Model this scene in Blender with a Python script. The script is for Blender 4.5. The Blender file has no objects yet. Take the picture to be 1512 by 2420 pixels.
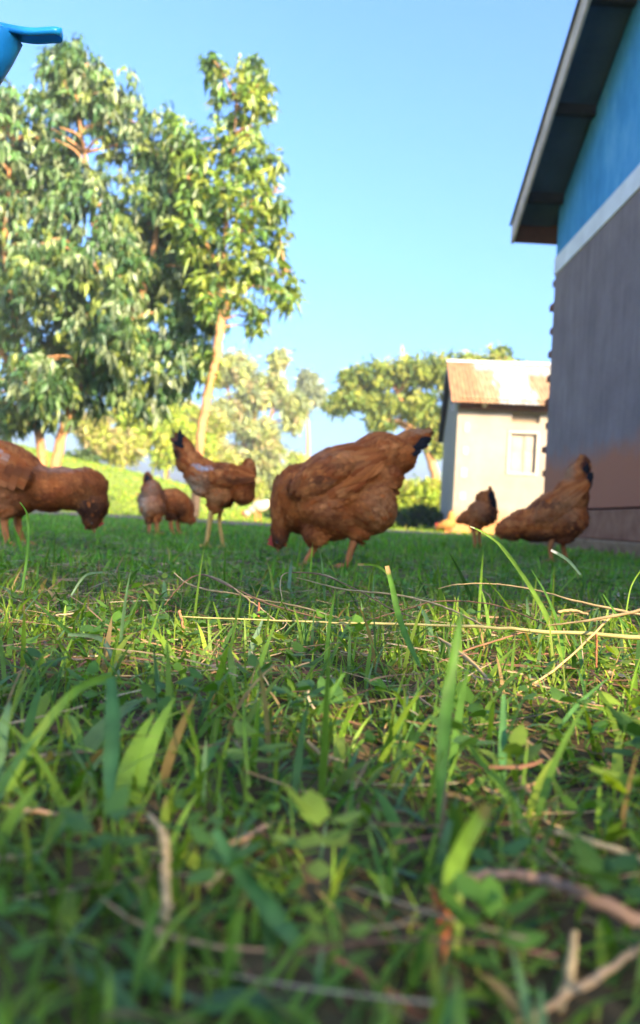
import bpy, bmesh, math, random
import numpy as np
from mathutils import Vector, Matrix, Euler
from mathutils import noise as mnoise
R = math.radians
random.seed(7); rng = np.random.default_rng(11)
C = bpy.context.scene.collection
S = bpy.context.scene

# ------------------------------------------------------------------ camera
W_, H_ = 1512.0, 2420.0        # picture units used for measuring
F_ = 1863.0
CAM = Vector((0, 0, 0.138)); PITCH = R(0.46); ROLL = R(3.2)
fw = Vector((0, math.cos(PITCH), math.sin(PITCH)))
r0 = Vector((1, 0, 0)); u0 = Vector((0, -math.sin(PITCH), math.cos(PITCH)))
up = u0*math.cos(ROLL) - r0*math.sin(ROLL)
rt = r0*math.cos(ROLL) + u0*math.sin(ROLL)
cd = bpy.data.cameras.new('camera'); cam = bpy.data.objects.new('camera', cd); C.objects.link(cam)
m = Matrix((rt, up, -fw)).transposed().to_4x4(); m.translation = CAM; cam.matrix_world = m
cd.sensor_fit = 'VERTICAL'; cd.sensor_height = 36.0; cd.lens = F_/H_*36.0
cd.clip_start = 0.02; cd.clip_end = 2000
cd.dof.use_dof = True; cd.dof.focus_distance = 0.80; cd.dof.aperture_fstop = cd.lens/4.3
S.camera = cam

def at(px, py, Y):
    """point of the place seen at (px,py), Y metres ahead"""
    d = fw + rt*((px-W_/2)/F_) + up*((H_/2-py)/F_)
    return CAM + d*(Y/d.y)
def atX(px, py, X):
    d = fw + rt*((px-W_/2)/F_) + up*((H_/2-py)/F_)
    return CAM + d*(X/d.x)

# ------------------------------------------------------------------ world, sun
SUN_EL = R(24.0); sh = Vector((0.6, -0.8)).normalized()
sun_dir = Vector((sh.x*math.cos(SUN_EL), sh.y*math.cos(SUN_EL), math.sin(SUN_EL)))
w = bpy.data.worlds.new('World'); S.world = w; w.use_nodes = True
nt = w.node_tree; bg = nt.nodes['Background']
sky = nt.nodes.new('ShaderNodeTexSky'); sky.sky_type = 'NISHITA'; sky.sun_disc = False
sky.sun_elevation = SUN_EL; sky.sun_rotation = math.atan2(sun_dir.x, sun_dir.y)
sky.air_density = 1.0; sky.dust_density = 10.0; sky.ozone_density = 8.5; sky.altitude = 600
nt.links.new(sky.outputs[0], bg.inputs[0]); bg.inputs[1].default_value = 0.108
sd = bpy.data.lights.new('sun', 'SUN'); sd.energy = 3.0; sd.angle = R(0.5); sd.color = (1.0, 0.76, 0.48)
so = bpy.data.objects.new('sun', sd); C.objects.link(so); so.rotation_euler = sun_dir.to_track_quat('Z', 'Y').to_euler()
so.location = (6, -8, 8)
S.view_settings.view_transform = 'Standard'; S.view_settings.look = 'None'
S.view_settings.gamma = 1.0; S.view_settings.exposure = 2.75
S.cycles.use_denoising = True
S.cycles.max_bounces = 8; S.cycles.transparent_max_bounces = 8

# ------------------------------------------------------------------ helpers
def tag(o, label=None, cat=None, group=None, kind=None):
    if label: o['label'] = label
    if cat: o['category'] = cat
    if group: o['group'] = group
    if kind: o['kind'] = kind
    return o
def empty(name, loc, label=None, cat=None, group=None):
    o = bpy.data.objects.new(name, None); C.objects.link(o); o.location = loc
    o.empty_display_size = 0.1
    return tag(o, label, cat, group)
def link(name, me, mat, parent=None, smooth=False):
    o = bpy.data.objects.new(name, me); C.objects.link(o)
    if mat: me.materials.append(mat)
    if smooth: me.polygons.foreach_set('use_smooth', [True]*len(me.polygons))
    if parent:
        o.parent = parent
        o.matrix_parent_inverse = Matrix.Translation(-wloc(parent))
    return o
def wloc(o):
    v = Vector(o.location)
    while o.parent:
        v = v + o.matrix_parent_inverse.translation; o = o.parent; v = v + Vector(o.location)
    return v
def np_mesh(name, verts, faces, cols=None):
    """verts (n,3) faces (m,k) arrays"""
    verts = np.asarray(verts, dtype=np.float32); faces = np.asarray(faces, dtype=np.int32)
    me = bpy.data.meshes.new(name); k = faces.shape[1]
    me.vertices.add(len(verts)); me.vertices.foreach_set('co', verts.ravel())
    me.loops.add(faces.size); me.loops.foreach_set('vertex_index', faces.ravel())
    me.polygons.add(len(faces)); me.polygons.foreach_set('loop_start', np.arange(0, faces.size, k, dtype=np.int32))
    me.polygons.foreach_set('loop_total', np.full(len(faces), k, dtype=np.int32))
    me.update(calc_edges=True)
    if cols is not None:
        a = me.color_attributes.new('col', 'FLOAT_COLOR', 'POINT')
        c = np.ones((len(verts), 4), dtype=np.float32); c[:, :3] = cols
        a.data.foreach_set('color', c.ravel())
    return me
def bm_mesh(name, bm):
    me = bpy.data.meshes.new(name); bmesh.ops.recalc_face_normals(bm, faces=bm.faces); bm.to_mesh(me); bm.free(); return me
def add_box(bm, lo, hi, bevel=0.0):
    lo = Vector(lo); hi = Vector(hi)
    g = bmesh.ops.create_cube(bm, size=1.0)['verts']
    c = (lo+hi)/2; s = hi-lo
    for v in g: v.co = Vector((v.co.x*s.x, v.co.y*s.y, v.co.z*s.z)) + c
    if bevel > 0:
        es = list({e for v in g for e in v.link_edges})
        bmesh.ops.bevel(bm, geom=es, offset=bevel, segments=2, affect='EDGES', profile=0.6)
    return g
def add_prism(bm, poly, off):
    """poly: list of Vectors (planar), extruded by off"""
    a = [bm.verts.new(p) for p in poly]; b = [bm.verts.new(Vector(p)+Vector(off)) for p in poly]
    bm.faces.new(a); bm.faces.new(b[::-1])
    for i in range(len(a)):
        j = (i+1) % len(a); bm.faces.new((a[i], b[i], b[j], a[j]))
def tube_arrays(pts, rads, n=8, flat=1.0):
    """simple swept tube; returns verts, quads"""
    V = []; Fc = []
    pts = [Vector(p) for p in pts]
    ref = Vector((0.13, 0.21, 0.97))
    for i, p in enumerate(pts):
        t = (pts[min(i+1, len(pts)-1)] - pts[max(i-1, 0)]).normalized()
        a = t.cross(ref)
        if a.length < 1e-3: a = t.cross(Vector((1, 0, 0)))
        a.normalize(); b = t.cross(a)
        for k in range(n):
            th = 2*math.pi*k/n
            V.append(p + (a*math.cos(th) + b*math.sin(th)*flat)*rads[i])
    for i in range(len(pts)-1):
        for k in range(n):
            k2 = (k+1) % n
            Fc.append((i*n+k, i*n+k2, (i+1)*n+k2, (i+1)*n+k))
    return V, Fc
def add_tube(bm, pts, rads, n=8, flat=1.0, cap=True):
    V, Fc = tube_arrays(pts, rads, n, flat)
    vs = [bm.verts.new(v) for v in V]
    for f in Fc: bm.faces.new([vs[i] for i in f])
    if cap:
        bm.faces.new(vs[:n][::-1]); bm.faces.new(vs[-n:])
def spline(pts, sub=6):
    """Catmull-Rom through Vectors"""
    P = [Vector(p) for p in pts]; out = []
    for i in range(len(P)-1):
        a = P[max(i-1, 0)]; b = P[i]; c = P[i+1]; d = P[min(i+2, len(P)-1)]
        for k in range(sub):
            t = k/sub
            out.append(0.5*((2*b) + (c-a)*t + (2*a-5*b+4*c-d)*t*t + (3*b-a-3*c+d)*t*t*t))
    out.append(P[-1]); return out
def lerp_list(vals, n):
    return [float(np.interp(i/(n-1)*(len(vals)-1), range(len(vals)), vals)) for i in range(n)]
def smooth(a, b, x):
    t = np.clip((x-a)/(b-a), 0, 1); return t*t*(3-2*t)

# ------------------------------------------------------------------ materials
def mat(name, col, rough=0.8, spec=0.3, noise_scale=None, var=0.25, bump=0.0, bump_scale=60, coat=0.0, hue2=None):
    m = bpy.data.materials.new(name); m.use_nodes = True; n = m.node_tree.nodes; l = m.node_tree.links
    b = n['Principled BSDF']; b.inputs['Roughness'].default_value = rough
    b.inputs['Specular IOR Level'].default_value = spec; b.inputs['Coat Weight'].default_value = coat
    b.inputs['Base Color'].default_value = (*col, 1)
    tc = n.new('ShaderNodeTexCoord')
    if noise_scale:
        t = n.new('ShaderNodeTexNoise'); t.inputs['Scale'].default_value = noise_scale; t.inputs['Detail'].default_value = 8
        t.inputs['Roughness'].default_value = 0.65
        l.new(tc.outputs['Object'], t.inputs['Vector'])
        r = n.new('ShaderNodeValToRGB'); l.new(t.outputs['Fac'], r.inputs['Fac'])
        r.color_ramp.elements[0].position = 0.3; r.color_ramp.elements[1].position = 0.7
        c2 = hue2 or tuple(min(1, c*(1+var)) for c in col)
        r.color_ramp.elements[0].color = (*[c*(1-var) for c in col], 1); r.color_ramp.elements[1].color = (*c2, 1)
        l.new(r.outputs[0], b.inputs['Base Color'])
    if bump:
        t2 = n.new('ShaderNodeTexNoise'); t2.inputs['Scale'].default_value = bump_scale; t2.inputs['Detail'].default_value = 6
        l.new(tc.outputs['Object'], t2.inputs['Vector'])
        bp = n.new('ShaderNodeBump'); bp.inputs['Strength'].default_value = bump; bp.inputs['Distance'].default_value = 0.01
        l.new(t2.outputs['Fac'], bp.inputs['Height']); l.new(bp.outputs[0], b.inputs['Normal'])
    return m
def leaf_mat(name, rough=0.45, spec=0.5, trans=0.35, tint=(1.3, 1.5, 0.5), vein=0.0):
    m = bpy.data.materials.new(name); m.use_nodes = True; n = m.node_tree.nodes; l = m.node_tree.links
    b = n['Principled BSDF']; b.inputs['Roughness'].default_value = rough; b.inputs['Specular IOR Level'].default_value = spec
    a = n.new('ShaderNodeAttribute'); a.attribute_name = 'col'
    tx = n.new('ShaderNodeTexNoise'); tc = n.new('ShaderNodeTexCoord'); tx.inputs['Scale'].default_value = 90 if vein == 0 else vein
    l.new(tc.outputs['Object'], tx.inputs['Vector'])
    mr = n.new('ShaderNodeMapRange'); mr.inputs[3].default_value = 0.7; mr.inputs[4].default_value = 1.3; l.new(tx.outputs['Fac'], mr.inputs[0])
    mx = n.new('ShaderNodeVectorMath'); mx.operation = 'SCALE'; l.new(a.outputs['Color'], mx.inputs[0]); l.new(mr.outputs[0], mx.inputs['Scale'])
    l.new(mx.outputs[0], b.inputs['Base Color'])
    tr = n.new('ShaderNodeBsdfTranslucent')
    mu = n.new('ShaderNodeVectorMath'); mu.operation = 'MULTIPLY'; l.new(mx.outputs[0], mu.inputs[0]); mu.inputs[1].default_value = tint
    l.new(mu.outputs[0], tr.inputs['Color'])
    mix = n.new('ShaderNodeMixShader'); mix.inputs[0].default_value = trans
    l.new(b.outputs[0], mix.inputs[1]); l.new(tr.outputs[0], mix.inputs[2]); l.new(mix.outputs[0], n['Material Output'].inputs[0])
    return m

M = {}
M['grass'] = leaf_mat('grass_blades', 0.5, 0.22, 0.42, (1.5, 1.5, 0.30))
M['leaf'] = leaf_mat('tree_leaves', 0.42, 0.5, 0.28, (1.5, 1.6, 0.4))
M['farleaf'] = leaf_mat('far_leaves', 0.6, 0.3, 0.4, (1.5, 1.5, 0.5), vein=3)
M['feather'] = leaf_mat('feathers', 0.7, 0.14, 0.08, (1.2, 1.0, 0.7), vein=420)
M['straw'] = leaf_mat('dry_straw', 0.6, 0.3, 0.12, (1.2, 1.0, 0.7))
M['bark'] = mat('pale_bark', (0.37, 0.19, 0.08), 0.85, 0.2, 9, 0.35, 0.5, 30)
M['darkbark'] = mat('dark_bark', (0.16, 0.11, 0.075), 0.9, 0.2, 9, 0.35, 0.5, 30)
M['leg'] = mat('hen_leg_skin', (0.50, 0.17, 0.045), 0.6, 0.4, 120, 0.25, 0.4, 400)
M['beak'] = mat('beak_horn', (0.45, 0.24, 0.09), 0.45, 0.5, 80, 0.2)
M['comb'] = mat('comb_skin', (0.42, 0.035, 0.02), 0.55, 0.4, 90, 0.25, 0.3, 200)
M['eye'] = mat('hen_eye', (0.02, 0.008, 0.004), 0.1, 0.8)
M['white'] = mat('white_paint', (0.82, 0.80, 0.80), 0.7, 0.3, 5, 0.12, 0.2, 40)
M['fascia'] = mat('weathered_fascia_board', (0.62, 0.50, 0.43), 0.85, 0.2, 6, 0.25, 0.2, 40)
M['brownboard'] = mat('brown_fascia_board', (0.13, 0.055, 0.028), 0.8, 0.2, 6, 0.25)
M['brick'] = mat('fired_brick', (0.22, 0.085, 0.045), 0.9, 0.2, 20, 0.3, 0.4, 60)
M['timber'] = mat('dark_roof_timber', (0.05, 0.04, 0.035), 0.85, 0.2, 12, 0.3)
M['darksheet'] = mat('dark_roof_sheet', (0.07, 0.085, 0.10), 0.55, 0.4, 4, 0.2)
M['paleplaster'] = mat('pale_plaster', (0.42, 0.44, 0.42), 0.9, 0.2, 8, 0.15, 0.3, 60)
M['sideplaster'] = mat('grey_side_plaster', (0.30, 0.27, 0.25), 0.9, 0.2, 3, 0.2, 0.3, 40)
M['blueplastic'] = mat('blue_plastic', (0.02, 0.38, 0.82), 0.3, 0.5, 30, 0.06, 0.05, 300, coat=0.2)
M['shutter'] = mat('cream_shutter', (0.33, 0.28, 0.21), 0.7, 0.3, 4, 0.15)
M['lampglass'] = mat('lamp_glass', (0.5, 0.42, 0.28), 0.3, 0.5, 20, 0.1)

M['leg2'] = mat('yellow_leg_skin', (0.62, 0.36, 0.09), 0.6, 0.4, 120, 0.2, 0.4, 400)
M['brick2'] = mat('mud_stained_brick_plinth', (0.30, 0.12, 0.065), 0.9, 0.15, 7, 0.35, 0.7, 18, hue2=(0.40, 0.19, 0.11))
M['footing'] = mat('earth_footing', (0.27, 0.15, 0.08), 0.95, 0.1, 9, 0.4, 0.9, 16, hue2=(0.36, 0.22, 0.12))
def plaster_blue():
    m = mat('blue_limewash', (0.035, 0.20, 0.50), 0.85, 0.2)
    n = m.node_tree.nodes; l = m.node_tree.links; b = n['Principled BSDF']; tc = n['Texture Coordinate']
    mp = n.new('ShaderNodeMapping'); mp.inputs['Scale'].default_value = (1, 1.6, 0.8); l.new(tc.outputs['Object'], mp.inputs[0])
    t = n.new('ShaderNodeTexNoise'); t.inputs['Scale'].default_value = 2.2; t.inputs['Detail'].default_value = 10; t.inputs['Roughness'].default_value = 0.68
    l.new(mp.outputs[0], t.inputs['Vector']); r = n.new('ShaderNodeValToRGB'); l.new(t.outputs['Fac'], r.inputs[0])
    e = r.color_ramp.elements; e[0].position = 0.30; e[0].color = (0.05, 0.25, 0.50, 1); e[1].position = 0.72; e[1].color = (0.16, 0.44, 0.70, 1)
    k = e.new(0.52); k.color = (0.08, 0.33, 0.62, 1)
    l.new(r.outputs[0], b.inputs['Base Color'])
    bp = n.new('ShaderNodeBump'); bp.inputs['Strength'].default_value = 0.35; bp.inputs['Distance'].default_value = 0.01; l.new(t.outputs['Fac'], bp.inputs['Height']); l.new(bp.outputs[0], b.inputs['Normal'])
    return m
def plaster_grey():
    # grey cement render, splashed red-brown by rain near the ground
    m = mat('grey_render_with_mud_splash', (0.2, 0.19, 0.2), 0.9, 0.2)
    n = m.node_tree.nodes; l = m.node_tree.links; b = n['Principled BSDF']; tc = n['Texture Coordinate']
    t = n.new('ShaderNodeTexNoise'); t.inputs['Scale'].default_value = 3; t.inputs['Detail'].default_value = 10; t.inputs['Roughness'].default_value = 0.7
    l.new(tc.outputs['Object'], t.inputs['Vector']); r = n.new('ShaderNodeValToRGB'); l.new(t.outputs['Fac'], r.inputs[0])
    e = r.color_ramp.elements; e[0].position = 0.3; e[0].color = (0.225, 0.170, 0.165, 1); e[1].position = 0.72; e[1].color = (0.315, 0.245, 0.235, 1)
    mp = n.new('ShaderNodeMapping'); mp.inputs['Scale'].default_value = (1, 5, 0.7); l.new(tc.outputs['Object'], mp.inputs[0])
    s = n.new('ShaderNodeTexNoise'); s.inputs['Scale'].default_value = 2.5; s.inputs['Detail'].default_value = 6; l.new(mp.outputs[0], s.inputs['Vector'])
    ov = n.new('ShaderNodeMix'); ov.data_type = 'RGBA'; ov.blend_type = 'MULTIPLY'; ov.inputs[0].default_value = 0.5
    r2 = n.new('ShaderNodeValToRGB'); r2.color_ramp.elements[0].position = 0.35; r2.color_ramp.elements[0].color = (0.72, 0.72, 0.72, 1); r2.color_ramp.elements[1].position = 0.65
    l.new(s.outputs['Fac'], r2.inputs[0]); l.new(r.outputs[0], ov.inputs[6]); l.new(r2.outputs[0], ov.inputs[7])
    sx = n.new('ShaderNodeSeparateXYZ'); l.new(tc.outputs['Object'], sx.inputs[0])
    t3 = n.new('ShaderNodeTexNoise'); t3.inputs['Scale'].default_value = 6; t3.inputs['Detail'].default_value = 8; l.new(tc.outputs['Object'], t3.inputs['Vector'])
    ad = n.new('ShaderNodeMath'); ad.operation = 'MULTIPLY_ADD'; ad.inputs[1].default_value = 0.30; l.new(t3.outputs['Fac'], ad.inputs[0]); l.new(sx.outputs['Z'], ad.inputs[2])
    mr = n.new('ShaderNodeMapRange'); mr.inputs[1].default_value = 1.00; mr.inputs[2].default_value = 0.80; l.new(ad.outputs[0], mr.inputs[0])
    mx = n.new('ShaderNodeMix'); mx.data_type = 'RGBA'; l.new(mr.outputs[0], mx.inputs[0]); l.new(ov.outputs[2], mx.inputs[6]); mx.inputs[7].default_value = (0.43, 0.165, 0.09, 1)
    l.new(mx.outputs[2], b.inputs['Base Color'])
    t4 = n.new('ShaderNodeTexNoise'); t4.inputs['Scale'].default_value = 55; t4.inputs['Detail'].default_value = 4; l.new(tc.outputs['Object'], t4.inputs['Vector'])
    bp = n.new('ShaderNodeBump'); bp.inputs['Strength'].default_value = 0.5; bp.inputs['Distance'].default_value = 0.008; l.new(t4.outputs['Fac'], bp.inputs['Height']); l.new(bp.outputs[0], b.inputs['Normal'])
    return m
def mud_plaster():
    m = mat('tan_mud_plaster', (0.40, 0.28, 0.17), 0.9, 0.2)
    n = m.node_tree.nodes; l = m.node_tree.links; b = n['Principled BSDF']; tc = n['Texture Coordinate']
    t = n.new('ShaderNodeTexNoise'); t.inputs['Scale'].default_value = 1.6; t.inputs['Detail'].default_value = 10; t.inputs['Roughness'].default_value = 0.7
    l.new(tc.outputs['Object'], t.inputs['Vector']); r = n.new('ShaderNodeValToRGB'); l.new(t.outputs['Fac'], r.inputs[0])
    e = r.color_ramp.elements; e[0].position = 0.35; e[0].color = (0.26, 0.215, 0.16, 1); e[1].position = 0.68; e[1].color = (0.34, 0.29, 0.22, 1)
    sx = n.new('ShaderNodeSeparateXYZ'); l.new(tc.outputs['Object'], sx.inputs[0])
    ad = n.new('ShaderNodeMath'); ad.operation = 'MULTIPLY_ADD'; ad.inputs[1].default_value = 0.4; l.new(t.outputs['Fac'], ad.inputs[0]); l.new(sx.outputs['Z'], ad.inputs[2])
    mr = n.new('ShaderNodeMapRange'); mr.inputs[1].default_value = 0.72; mr.inputs[2].default_value = 0.42; l.new(ad.outputs[0], mr.inputs[0])
    mx = n.new('ShaderNodeMix'); mx.data_type = 'RGBA'; l.new(mr.outputs[0], mx.inputs[0]); l.new(r.outputs[0], mx.inputs[6]); mx.inputs[7].default_value = (0.40, 0.20, 0.075, 1)
    l.new(mx.outputs[2], b.inputs['Base Color'])
    bp = n.new('ShaderNodeBump'); bp.inputs['Strength'].default_value = 0.4; bp.inputs['Distance'].default_value = 0.01; l.new(t.outputs['Fac'], bp.inputs['Height']); l.new(bp.outputs[0], b.inputs['Normal'])
    return m
def rusty_sheet():
    # whole sheets differ: rusted ones and galvanised ones side by side
    m = mat('patched_iron_sheets', (0.4, 0.25, 0.12), 0.6, 0.4)
    n = m.node_tree.nodes; l = m.node_tree.links; b = n['Principled BSDF']; a = n.new('ShaderNodeAttribute'); a.attribute_name = 'col'; tc = n['Texture Coordinate']
    mp = n.new('ShaderNodeMapping'); mp.inputs['Scale'].default_value = (7, 0.9, 0.9); l.new(tc.outputs['Object'], mp.inputs[0])
    t = n.new('ShaderNodeTexNoise'); t.inputs['Scale'].default_value = 2.4; t.inputs['Detail'].default_value = 8; t.inputs['Roughness'].default_value = 0.7; l.new(mp.outputs[0], t.inputs['Vector'])
    r = n.new('ShaderNodeValToRGB'); l.new(t.outputs['Fac'], r.inputs[0]); e = r.color_ramp.elements
    e[0].position = 0.38; e[0].color = (0.66, 0.58, 0.5, 1); e[1].position = 0.62; e[1].color = (1.25, 1.3, 1.35, 1)
    mu = n.new('ShaderNodeVectorMath'); mu.operation = 'MULTIPLY'; l.new(a.outputs['Color'], mu.inputs[0]); l.new(r.outputs[0], mu.inputs[1])
    l.new(mu.outputs[0], b.inputs['Base Color'])
    return m
def ground_mat():
    m = mat('lawn_soil', (0.08, 0.05, 0.03), 0.95, 0.1)
    n = m.node_tree.nodes; l = m.node_tree.links; b = n['Principled BSDF']; a = n.new('ShaderNodeAttribute'); a.attribute_name = 'col'; tc = n['Texture Coordinate']
    t = n.new('ShaderNodeTexNoise'); t.inputs['Scale'].default_value = 30; t.inputs['Detail'].default_value = 10; l.new(tc.outputs['Object'], t.inputs['Vector'])
    mr = n.new('ShaderNodeMapRange'); mr.inputs[1].default_value = 0.3; mr.inputs[2].default_value = 0.7; mr.inputs[3].default_value = 0.55; mr.inputs[4].default_value = 1.5; l.new(t.outputs['Fac'], mr.inputs[0])
    mx = n.new('ShaderNodeVectorMath'); mx.operation = 'SCALE'; l.new(a.outputs['Color'], mx.inputs[0]); l.new(mr.outputs[0], mx.inputs['Scale']); l.new(mx.outputs[0], b.inputs['Base Color'])
    bp = n.new('ShaderNodeBump'); bp.inputs['Strength'].default_value = 0.8; bp.inputs['Distance'].default_value = 0.01; l.new(t.outputs['Fac'], bp.inputs['Height']); l.new(bp.outputs[0], b.inputs['Normal'])
    return m
M['blue'] = plaster_blue(); M['grey'] = plaster_grey(); M['mud'] = mud_plaster(); M['sheet'] = rusty_sheet(); M['soil'] = ground_mat()
M['path'] = mat('bare_earth', (0.24, 0.15, 0.095), 0.95, 0.1, 5, 0.35, 0.6, 30, hue2=(0.34, 0.23, 0.15))

# ------------------------------------------------------------------ ground
def gh(x, y):
    x = np.asarray(x, dtype=float); y = np.asarray(y, dtype=float)
    rise = np.clip(0.10 + 0.185*(-x), 0, 2.4)*smooth(12.5, 25, y)*smooth(-0.5, -3.5, x)
    near = 0.004*np.sin(x*9.1+1)*np.cos(y*7.3) + 0.004*np.sin(x*23+y*17)
    far = 0.05*np.sin(x*0.31+2)*np.sin(y*0.23)*smooth(6, 16, np.abs(y)+np.abs(x))
    return rise + near*smooth(12, 4, np.abs(y)) + far*0.6
def gz(x, y): return float(gh(x, y))
xs = np.concatenate([-np.geomspace(900, 3.0, 40), np.linspace(-2.9, 2.9, 90), np.geomspace(3.0, 900, 40)])
ys = np.concatenate([-np.geomspace(300, 1.1, 22), np.linspace(-1, 4, 90), np.geomspace(4.08, 30, 70), np.geomspace(31, 1500, 30)])
gx, gy = np.meshgrid(xs, ys); nx = len(xs); ny = len(ys)
gzv = gh(gx, gy); V = np.stack([gx.ravel(), gy.ravel(), gzv.ravel()], 1)
ii, jj = np.meshgrid(np.arange(nx-1), np.arange(ny-1)); b0 = (jj*nx+ii).ravel()
Fg = np.stack([b0, b0+1, b0+nx+1, b0+nx], 1)
soil = np.array([0.085, 0.060, 0.030]); turf = np.array([0.17, 0.22, 0.035])
k = smooth(3.0, 8.0, np.hypot(V[:, 0], V[:, 1]))[:, None]
cg = soil*(1-k) + turf*k
link('ground', np_mesh('ground', V, Fg, cg), M['soil'], None, True)['kind'] = 'structure'

# bare earth strip across the yard, following the ground 4 mm proud
def path_strip():
    n = 60; V = []; Fc = []
    for i in range(n+1):
        x = -16 + i*(20.5/n)
        c = 11.0 + 0.25*max(x, -6) + 0.35*math.sin(x*0.6); wd = 1.9 + 0.35*math.sin(x*1.3+1) + (0.8 if x < -3 else 0)
        if x > 0: wd *= max(0.35, 1-x*0.12)
        for j in range(9):
            e = 0.16*math.sin(i*2.1+j*5)*(1 if j in (0, 8) else 0)
            y = c + wd*(j/4-1) + e
            V.append((x, y, gz(x, y)+0.012))
    for i in range(n):
        for j in range(8):
            a = i*9+j; Fc.append((a, a+1, a+10, a+9))
    link('path', np_mesh('path', V, Fc), M['path'], None, True)['kind'] = 'structure'
path_strip()
def on_path(x, y):
    c = 11.0 + 0.25*np.maximum(x, -6) + 0.35*np.sin(x*0.6); wd = (1.9 + 0.35*np.sin(x*1.3+1) + np.where(x < -3, .8, 0))*np.where(x > 0, np.maximum(.35, 1-x*.12), 1)
    return (np.abs(y-c) < wd*1.0) & (x > -16) & (x < 4.5)

# ------------------------------------------------------------------ grass
def blades(px, py, H, Wd, seg, cols, lean, az=None, fold=True, z0=None, curl=None):
    n = len(px); az = rng.uniform(0, 2*np.pi, n) if az is None else az
    z0 = gh(px, py) if z0 is None else z0
    d = np.stack([np.cos(az), np.sin(az), np.zeros(n)], 1)
    s = np.stack([-np.sin(az+rng.normal(0, .5, n)), np.cos(az+rng.normal(0, .5, n)), np.zeros(n)], 1)
    t = np.linspace(0, 1, seg+1)
    ang0 = lean*0.35; ang1 = lean*1.6 + (0 if curl is None else curl)
    P = np.zeros((n, seg+1, 3)); P[:, 0] = np.stack([px, py, z0-0.002], 1)
    for i in range(1, seg+1):
        a = ang0 + (ang1-ang0)*t[i]
        P[:, i] = P[:, i-1] + (d*np.sin(a)[:, None] + np.array([0, 0, 1])*np.cos(a)[:, None])*(H/seg)[:, None]
    zf = gh(P[:, :, 0], P[:, :, 1])+0.003
    P[:, 1:, 2] = np.maximum(P[:, 1:, 2], zf[:, 1:] + 0.0)
    prof = np.array([np.interp(x, [0, .15, .45, .8, 1], [.65, .95, 1, .6, .04]) for x in t])
    hw = Wd[:, None]*0.5*prof[None]
    L = P - s[:, None]*hw[..., None]; Rr = P + s[:, None]*hw[..., None]
    k = 3 if fold else 2
    if fold:
        A = np.stack([L, P - np.array([0, 0, 1])*hw[..., None]*0.35 - d[:, None]*hw[..., None]*0.2, Rr], 2)
    else: A = np.stack([L, Rr], 2)
    V = A.reshape(-1, 3); base = (np.arange(n)*(seg+1)*k)[:, None, None]
    i = np.arange(seg)[None, :, None]*k; j = np.arange(k-1)[None, None, :]
    a = (base+i+j).ravel(); Fc = np.stack([a, a+1, a+k+1, a+k], 1)
    cc = np.repeat(cols, (seg+1)*k, axis=0).reshape(n, seg+1, k, 3)
    # the tip of many blades is dry
    tipdry = (rng.random(n) < 0.18)
    cc[tipdry, -1] = np.array([0.32, 0.22, 0.09]); 
    basep = np.array([0.16, 0.17, 0.05]); cc[:, 0] = cc[:, 0]*0.6 + basep*0.4
    return V, Fc, cc.reshape(-1, 3)
def grass_cols(n):
    base = np.array([[0.125, 0.235, 0.030], [0.165, 0.280, 0.034], [0.080, 0.180, 0.040], [0.220, 0.310, 0.040], [0.105, 0.200, 0.085]])
    i = rng.choice(5, n, p=[.34, .24, .2, .12, .10]); c = base[i]*rng.uniform(.7, 1.3, (n, 1))
    dry = rng.random(n) < 0.055; c[dry] = np.array([0.34, 0.24, 0.11])*rng.uniform(.6, 1.2, (dry.sum(), 1))
    return c
def wedge(n, y0, y1, side, spread=0.46, p=1.0):
    """points over the ground: in front of the viewer plus a margin to both sides"""
    y = y0 + (y1-y0)*rng.random(n)**p
    x = rng.uniform(-1, 1, n)*(spread*y+side); return x, y
allV = []; allF = []; allC = []; off = 0
def push(V, Fc, Cc):
    global off
    allV.append(V); allF.append(Fc+off); allC.append(Cc); off += len(V)
def patchy(x, y, s=3.1, seed=0):
    return 0.5+0.5*np.sin(x*s+np.sin(y*s*1.3+seed)*1.7+seed)*np.cos(y*s*0.9+np.sin(x*s*0.7)*2.1)
# near lawn, dense, three kinds of blade
def near_zone(n, y0, y1, side, hmu, wmu, seg, fold=True, leanmu=0.75, thin=0.35):
    x, y = wedge(n, y0, y1, side)
    keep = ~(on_path(x, y) & (rng.random(n) < .9)) & (np.hypot(x, y) > 0.17) & (rng.random(n) > thin*(1-patchy(x, y, 7.0, 2)))
    x = x[keep]; y = y[keep]; n = len(x)
    H = hmu*rng.lognormal(0, .36, n)*(0.75+.5*patchy(x, y, 4, 1)); Wd = wmu*rng.lognormal(0, .33, n)
    dd = np.hypot(x, y); H = np.minimum(H, 0.115)
    # nothing tall right under the lens
    H = np.where(dd < .34, np.minimum(H, .034+.004*rng.random(n)), H); H = np.where(dd < .6, np.minimum(H, .075), H)
    lean = np.abs(rng.normal(leanmu, .42, n))
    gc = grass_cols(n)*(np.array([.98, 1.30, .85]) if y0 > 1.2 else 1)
    push(*blades(x, y, H, Wd, seg, gc, lean, fold=fold, curl=rng.normal(0, .3, n)))
near_zone(36000, 0.10, 1.6, 0.5, 0.026, 0.0020, 5, True, 1.05, .35)
near_zone(6500, 0.10, 1.6, 0.5, 0.043, 0.0034, 6, True, 0.8, .25)
near_zone(800, 0.10, 1.7, 0.6, 0.042, 0.0050, 6, True, 1.0)       # broad blades
near_zone(300, 0.12, .62, 0.25, 0.036, 0.0060, 7, True, 1.25)
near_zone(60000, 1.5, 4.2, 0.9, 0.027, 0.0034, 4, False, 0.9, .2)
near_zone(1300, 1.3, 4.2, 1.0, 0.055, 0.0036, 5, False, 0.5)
near_zone(38000, 4.0, 11, 1.6, 0.032, 0.0070, 3, False, 0.75, 0.2)
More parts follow.
